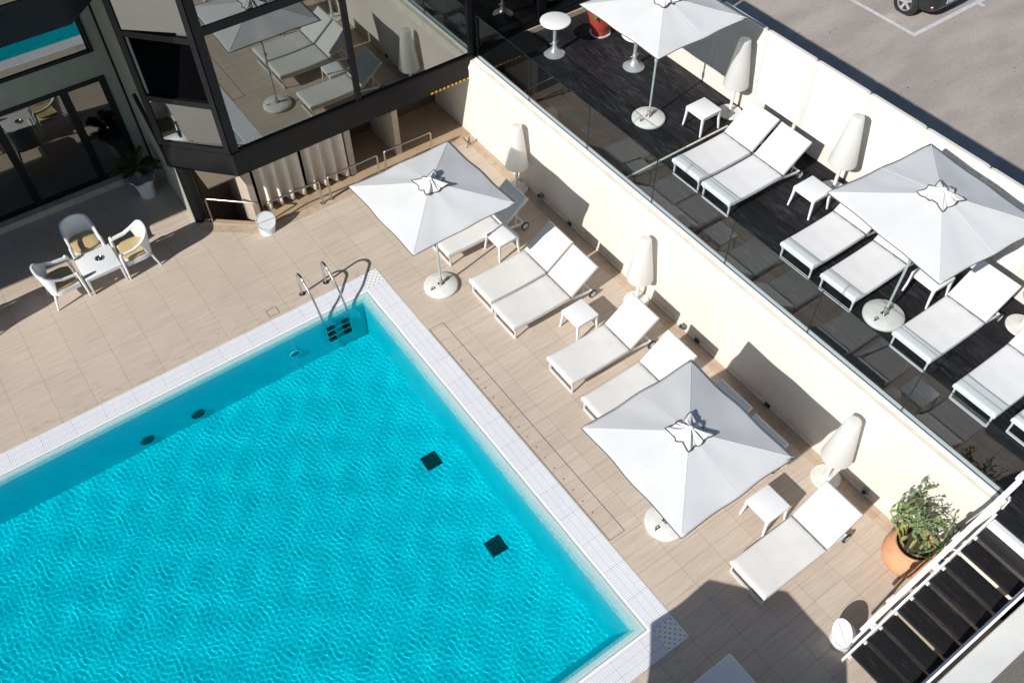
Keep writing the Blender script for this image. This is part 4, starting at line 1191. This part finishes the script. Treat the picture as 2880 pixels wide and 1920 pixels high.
# ------------------------------------------------------------------ staircase
def stairs():
    t = thing('staircase', 'white metal staircase with open black timber treads up to the terrace', 'staircase', (0,0,0))
    yA, yB = .86, .085
    for k in range(1, 10):
        x = 5.775 + .231*k; z = .16*k
        MB().box((x,yB,z-.045), (x+.268,yA,z), .008, 2).build('tread', M['tread'], t, smooth=0)
    def sl(x): return (x-5.80)*.16/.231
    # stringers as saw-toothed plates
    for y, nm in ((yA+.004, 'a'), (yB-.034, 'b')):
        mb = MB(); x0, x1 = 5.86, 8.09
        lo0, hi0 = sl(x0)-.02, sl(x0)+.13
        mb.add([(x0,y,max(0,lo0)),(x1,y,sl(x1)-.10),(x1,y,sl(x1)+.13),(x0,y,hi0),(x0,y+.03,max(0,lo0)),(x1,y+.03,sl(x1)-.10),(x1,y+.03,sl(x1)+.13),(x0,y+.03,hi0)],
               [(0,1,2,3),(4,7,6,5),(0,4,5,1),(1,5,6,2),(2,6,7,3),(3,7,4,0)])
        mb.build('stringer', M['alu'], t, smooth=0)
    for k in range(1, 10):
        x = 5.775 + .231*k; z = .16*k
        MB().box((x-.035,yA-.03,z-.075), (x+.03,yA+.003,z-.046)).build('bracket', M['alu'], t, smooth=0)
    # railing on the pool side
    y = .93
    def bar(zo, x0, x1, w, h, nm):
        mb = MB(); p = (x0,sl(x0)+zo); q = (x1,sl(x1)+zo)
        mb.add([(p[0],y-w,p[1]-h),(p[0],y+w,p[1]-h),(p[0],y+w,p[1]+h),(p[0],y-w,p[1]+h),(q[0],y-w,q[1]-h),(q[0],y+w,q[1]-h),(q[0],y+w,q[1]+h),(q[0],y-w,q[1]+h)],
               [(0,1,5,4),(1,2,6,5),(2,3,7,6),(3,0,4,7),(0,3,2,1),(4,5,6,7)])
        mb.build(nm, M['alu'], t, smooth=0)
    bar(.90, 5.92, 8.75, .024, .016, 'handrail'); bar(.50, 5.92, 8.3, .016, .013, 'mid_rail')
    for x in (6.38, 7.30, 8.16):
        p = MB(); p.box((x-.035,y+.017,sl(x)+.02), (x+.035,y+.027,sl(x)+.885)); p.box((x-.04,yA+.035,sl(x)+.01), (x+.04,y+.027,sl(x)+.08)); p.box((x-.05,y+.0,sl(x)+.80), (x+.05,y+.05,sl(x)+.895))
        p.build('post', M['alu'], t, smooth=0)
    # solid panel on the far side
    mb = MB(); x0, x1 = 5.86, 8.09; y = .02
    mb.add([(x0,y,0),(x1,y,sl(x1)),(x1,y,sl(x1)+.78),(x0,y,sl(x0)+.78),(x0,y+.028,0),(x1,y+.028,sl(x1)),(x1,y+.028,sl(x1)+.78),(x0,y+.028,sl(x0)+.78)],
           [(0,1,2,3),(4,7,6,5),(0,4,5,1),(1,5,6,2),(2,6,7,3),(3,7,4,0)])
    mb.build('side_panel', M['alu'], t, smooth=0)
    mb = MB(); mb.box((8.045,.09,1.42), (8.20,.86,1.585)); mb.build('landing_edge', M['alu'], t, smooth=0)
    MB().box((8.11,.09,1.555), (8.298,1.0,DZ), .004, 1).build('landing', M['tread'], t, smooth=0)
stairs()

# ------------------------------------------------------------------ parked car
def car():
    t = thing('parked_car', 'dark grey hatchback in a marked bay, only a wheel and the bumper in view', 'car', (21.42,10.72,RZ))
    hw = .88; L = 4.15
    # sections along +y from the bumper: (y, half width, z low, z high)
    secs = [(0.0,.50,.34,.52),(.02,.60,.28,.62),(.07,.70,.24,.74),(.17,.79,.21,.86),(.34,.85,.20,.93),(.6,.875,.20,.97),(1.2,.88,.20,.99),(2.3,.88,.20,.99),(3.2,.875,.20,.95),(3.7,.84,.21,.86),(3.98,.76,.24,.76),(4.1,.65,.28,.64),(4.15,.5,.34,.55)]
    n = 40; vs = []; fs = []
    for y, w, z0, z1 in secs:
        for k in range(n):
            a = 2*PI*k/n; c, s = math.cos(a), math.sin(a); e = 5.
            vs.append((w*math.copysign(abs(c)**(2/e), c), y, (z0+z1)/2 + (z1-z0)/2*math.copysign(abs(s)**(2/e), s)))
    for i in range(len(secs)-1):
        for k in range(n): fs.append((i*n+k, i*n+(k+1) % n, (i+1)*n+(k+1) % n, (i+1)*n+k))
    fs.append(list(range(n))); fs.append([(len(secs)-1)*n+k for k in range(n)])
    bm = MB().add(vs, fs); b = bm.build('body', M['carpaint'], t, smooth=50)
    cut = []
    for y in (.74, 3.32):
        for sg in (-1, 1):
            MB().lathe([(.0,-.10),(.36,-.10),(.36,.012),(.33,.013),(.0,.013)], 36, Matrix.Translation((sg*.872,y,.315)) @ Matrix.Rotation(-sg*PI/2, 4, 'Y') @ Matrix.Scale(-1, 4, (0,0,1))).build('wheel_arch', M['rubber'], b)
    # cabin
    cs = [(.32,.66,.90,.98),(.62,.70,.92,1.34),(.9,.71,.92,1.45),(1.8,.71,.92,1.48),(2.4,.69,.92,1.42),(3.2,.66,.90,.98)]
    vs = []; fs = []
    for y, w, z0, z1 in cs:
        vs += [(-w,y,z0),(-w*.80 if z1 > 1.1 else -w,y,z1),(w*.80 if z1 > 1.1 else w,y,z1),(w,y,z0)]
    for i in range(len(cs)-1):
        for k in range(3): fs.append((i*4+k, i*4+k+1, i*4+k+5, i*4+k+4))
    MB().add(vs, fs).build('cabin_glass', M['darkglass'], t, smooth=0)
    rf = MB(); rf.box((-.55,.75,1.47), (.55,2.3,1.50), .012, 2); rf.build('roof', M['carpaint'], t, smooth=40)
    for y in (.74, 3.32):
        for sg in (-1, 1):
            Mw = Matrix.Translation((sg*.82,y,.315)) @ Matrix.Rotation(sg*PI/2, 4, 'Y')
            w = MB(); w.lathe([(.205,-.10),(.27,-.10),(.305,-.08),(.315,-.04),(.315,.05),(.305,.085),(.27,.10),(.215,.10),(.205,.085),(.205,-.10)], 44, Mw)
            wo = w.build('wheel', M['tyre'], t, smooth=40)
            r = MB(); r.lathe([(.215,.085),(.222,.098),(.212,.100),(.195,.075),(.19,.0)], 44, Mw, cap=False); r.lathe([(.0,.075),(.05,.075),(.06,.055),(.06,.0)], 24, Mw)
            for k in range(5):
                q = 2*PI*k/5+.3; Mk = Mw @ Matrix.Rotation(q, 4, 'Z')
                r.add([(.04,-.034,.068),(.205,-.036,.088),(.205,.036,.088),(.04,.034,.068),(.04,-.028,.03),(.205,-.030,.05),(.205,.030,.05),(.04,.028,.03)], [(0,1,2,3),(4,7,6,5),(0,4,5,1),(1,5,6,2),(2,6,7,3),(3,7,4,0)], Mk)
            r.build('rim', M['alloy'], wo, smooth=40)
            d = MB(); d.lathe([(0,.0),(.19,.0)], 30, Mw); d.build('brake_disc', M['black'], wo, smooth=0)
    p = MB(); p.box((-.26,-.022,.40), (.26,-.006,.51), .004, 1); po = p.build('number_plate', M['plate'], t, smooth=0)
    MB().box((-.258,-.0235,.403), (-.215,-.021,.507)).build('plate_band', M['plateblue'], po, smooth=0)
    for sg in (-1, 1):
        m = MB(); m.box((sg*.62-.10,.045,.33), (sg*.62+.10,.085,.365), .01, 2); m.build('reflector', M['redlens'], t)
        m = MB(); m.box((sg*.66-.09,.06,.40), (sg*.66+.09,.10,.425), .01, 2); m.build('trim', M['alu'], t)
        m = MB(); m.box((sg*.70-.12,.16,.66), (sg*.70+.12,.28,.80), .03, 3); m.build('tail_lamp', M['redlens'], t)
car()

# ------------------------------------------------------------------ sky, sun, camera
AZ, EL = math.radians(10.6), math.radians(34.3)
w = bpy.data.worlds.new('World'); S.world = w; w.use_nodes = True
nt = w.node_tree; nt.nodes.clear()
sky = nt.nodes.new('ShaderNodeTexSky'); sky.sky_type = 'NISHITA'; sky.sun_disc = False
sky.sun_elevation = EL; sky.sun_rotation = math.radians(259.4); sky.air_density = 1.0; sky.dust_density = .3; sky.ozone_density = 2.5
bg = nt.nodes.new('ShaderNodeBackground'); bg.inputs[1].default_value = .068
wo = nt.nodes.new('ShaderNodeOutputWorld'); nt.links.new(sky.outputs[0], bg.inputs[0]); nt.links.new(bg.outputs[0], wo.inputs[0])
sd = bpy.data.lights.new('sun', 'SUN'); sd.energy = 5.0; sd.angle = math.radians(.5); sd.color = (1.0,.972,.93)
so = bpy.data.objects.new('sun', sd); C.objects.link(so); so.location = (-20,-4,20)
ld = Vector((math.cos(EL)*math.cos(AZ), math.cos(EL)*math.sin(AZ), -math.sin(EL)))
so.rotation_euler = ld.to_track_quat('-Z', 'Y').to_euler()
sd.cycles.is_caustics_light = True
wat.cycles.is_caustics_caster = True
for o in C.objects:
    if o.name.split('.')[0] in ('pool_basin', 'pool_lip', 'frame', 'grille', 'rail', 'tread', 'ring', 'lens', 'grip_strip'): o.cycles.is_caustics_receiver = True
cd = bpy.data.cameras.new('camera'); cam = bpy.data.objects.new('camera', cd); C.objects.link(cam); S.camera = cam
yaw, pit, rol = 6.10154770e-01, 8.93500320e-01, -1.36140133e-02
f = Vector((math.cos(pit)*math.sin(yaw), math.cos(pit)*math.cos(yaw), -math.sin(pit))); r0 = Vector((math.cos(yaw), -math.sin(yaw), 0)); u0 = r0.cross(f)
r1 = r0*math.cos(rol) + u0*math.sin(rol); u1 = -r0*math.sin(rol) + u0*math.cos(rol)
mw = Matrix((r1, u1, -f)).transposed().to_4x4(); mw.translation = (0,0,12.0); cam.matrix_world = mw
cd.sensor_width = 36; cd.sensor_fit = 'HORIZONTAL'; cd.lens = 36*2516.5755/2880; cd.clip_end = 500; cd.clip_start = .1
vs_ = S.view_settings; vs_.view_transform = 'Standard'; vs_.look = 'None'; vs_.exposure = .13; vs_.gamma = 1.; vs_.use_curve_mapping = False
S.render.engine = 'CYCLES'; cy = S.cycles; cy.use_denoising = True
try: cy.denoiser = 'OPENIMAGEDENOISE'
except Exception: pass
cy.max_bounces = 12; cy.transparent_max_bounces = 12; cy.transmission_bounces = 8; cy.glossy_bounces = 6; cy.sample_clamp_indirect = 6.0; cy.caustics_reflective = True; cy.caustics_refractive = True; cy.blur_glossy = .2
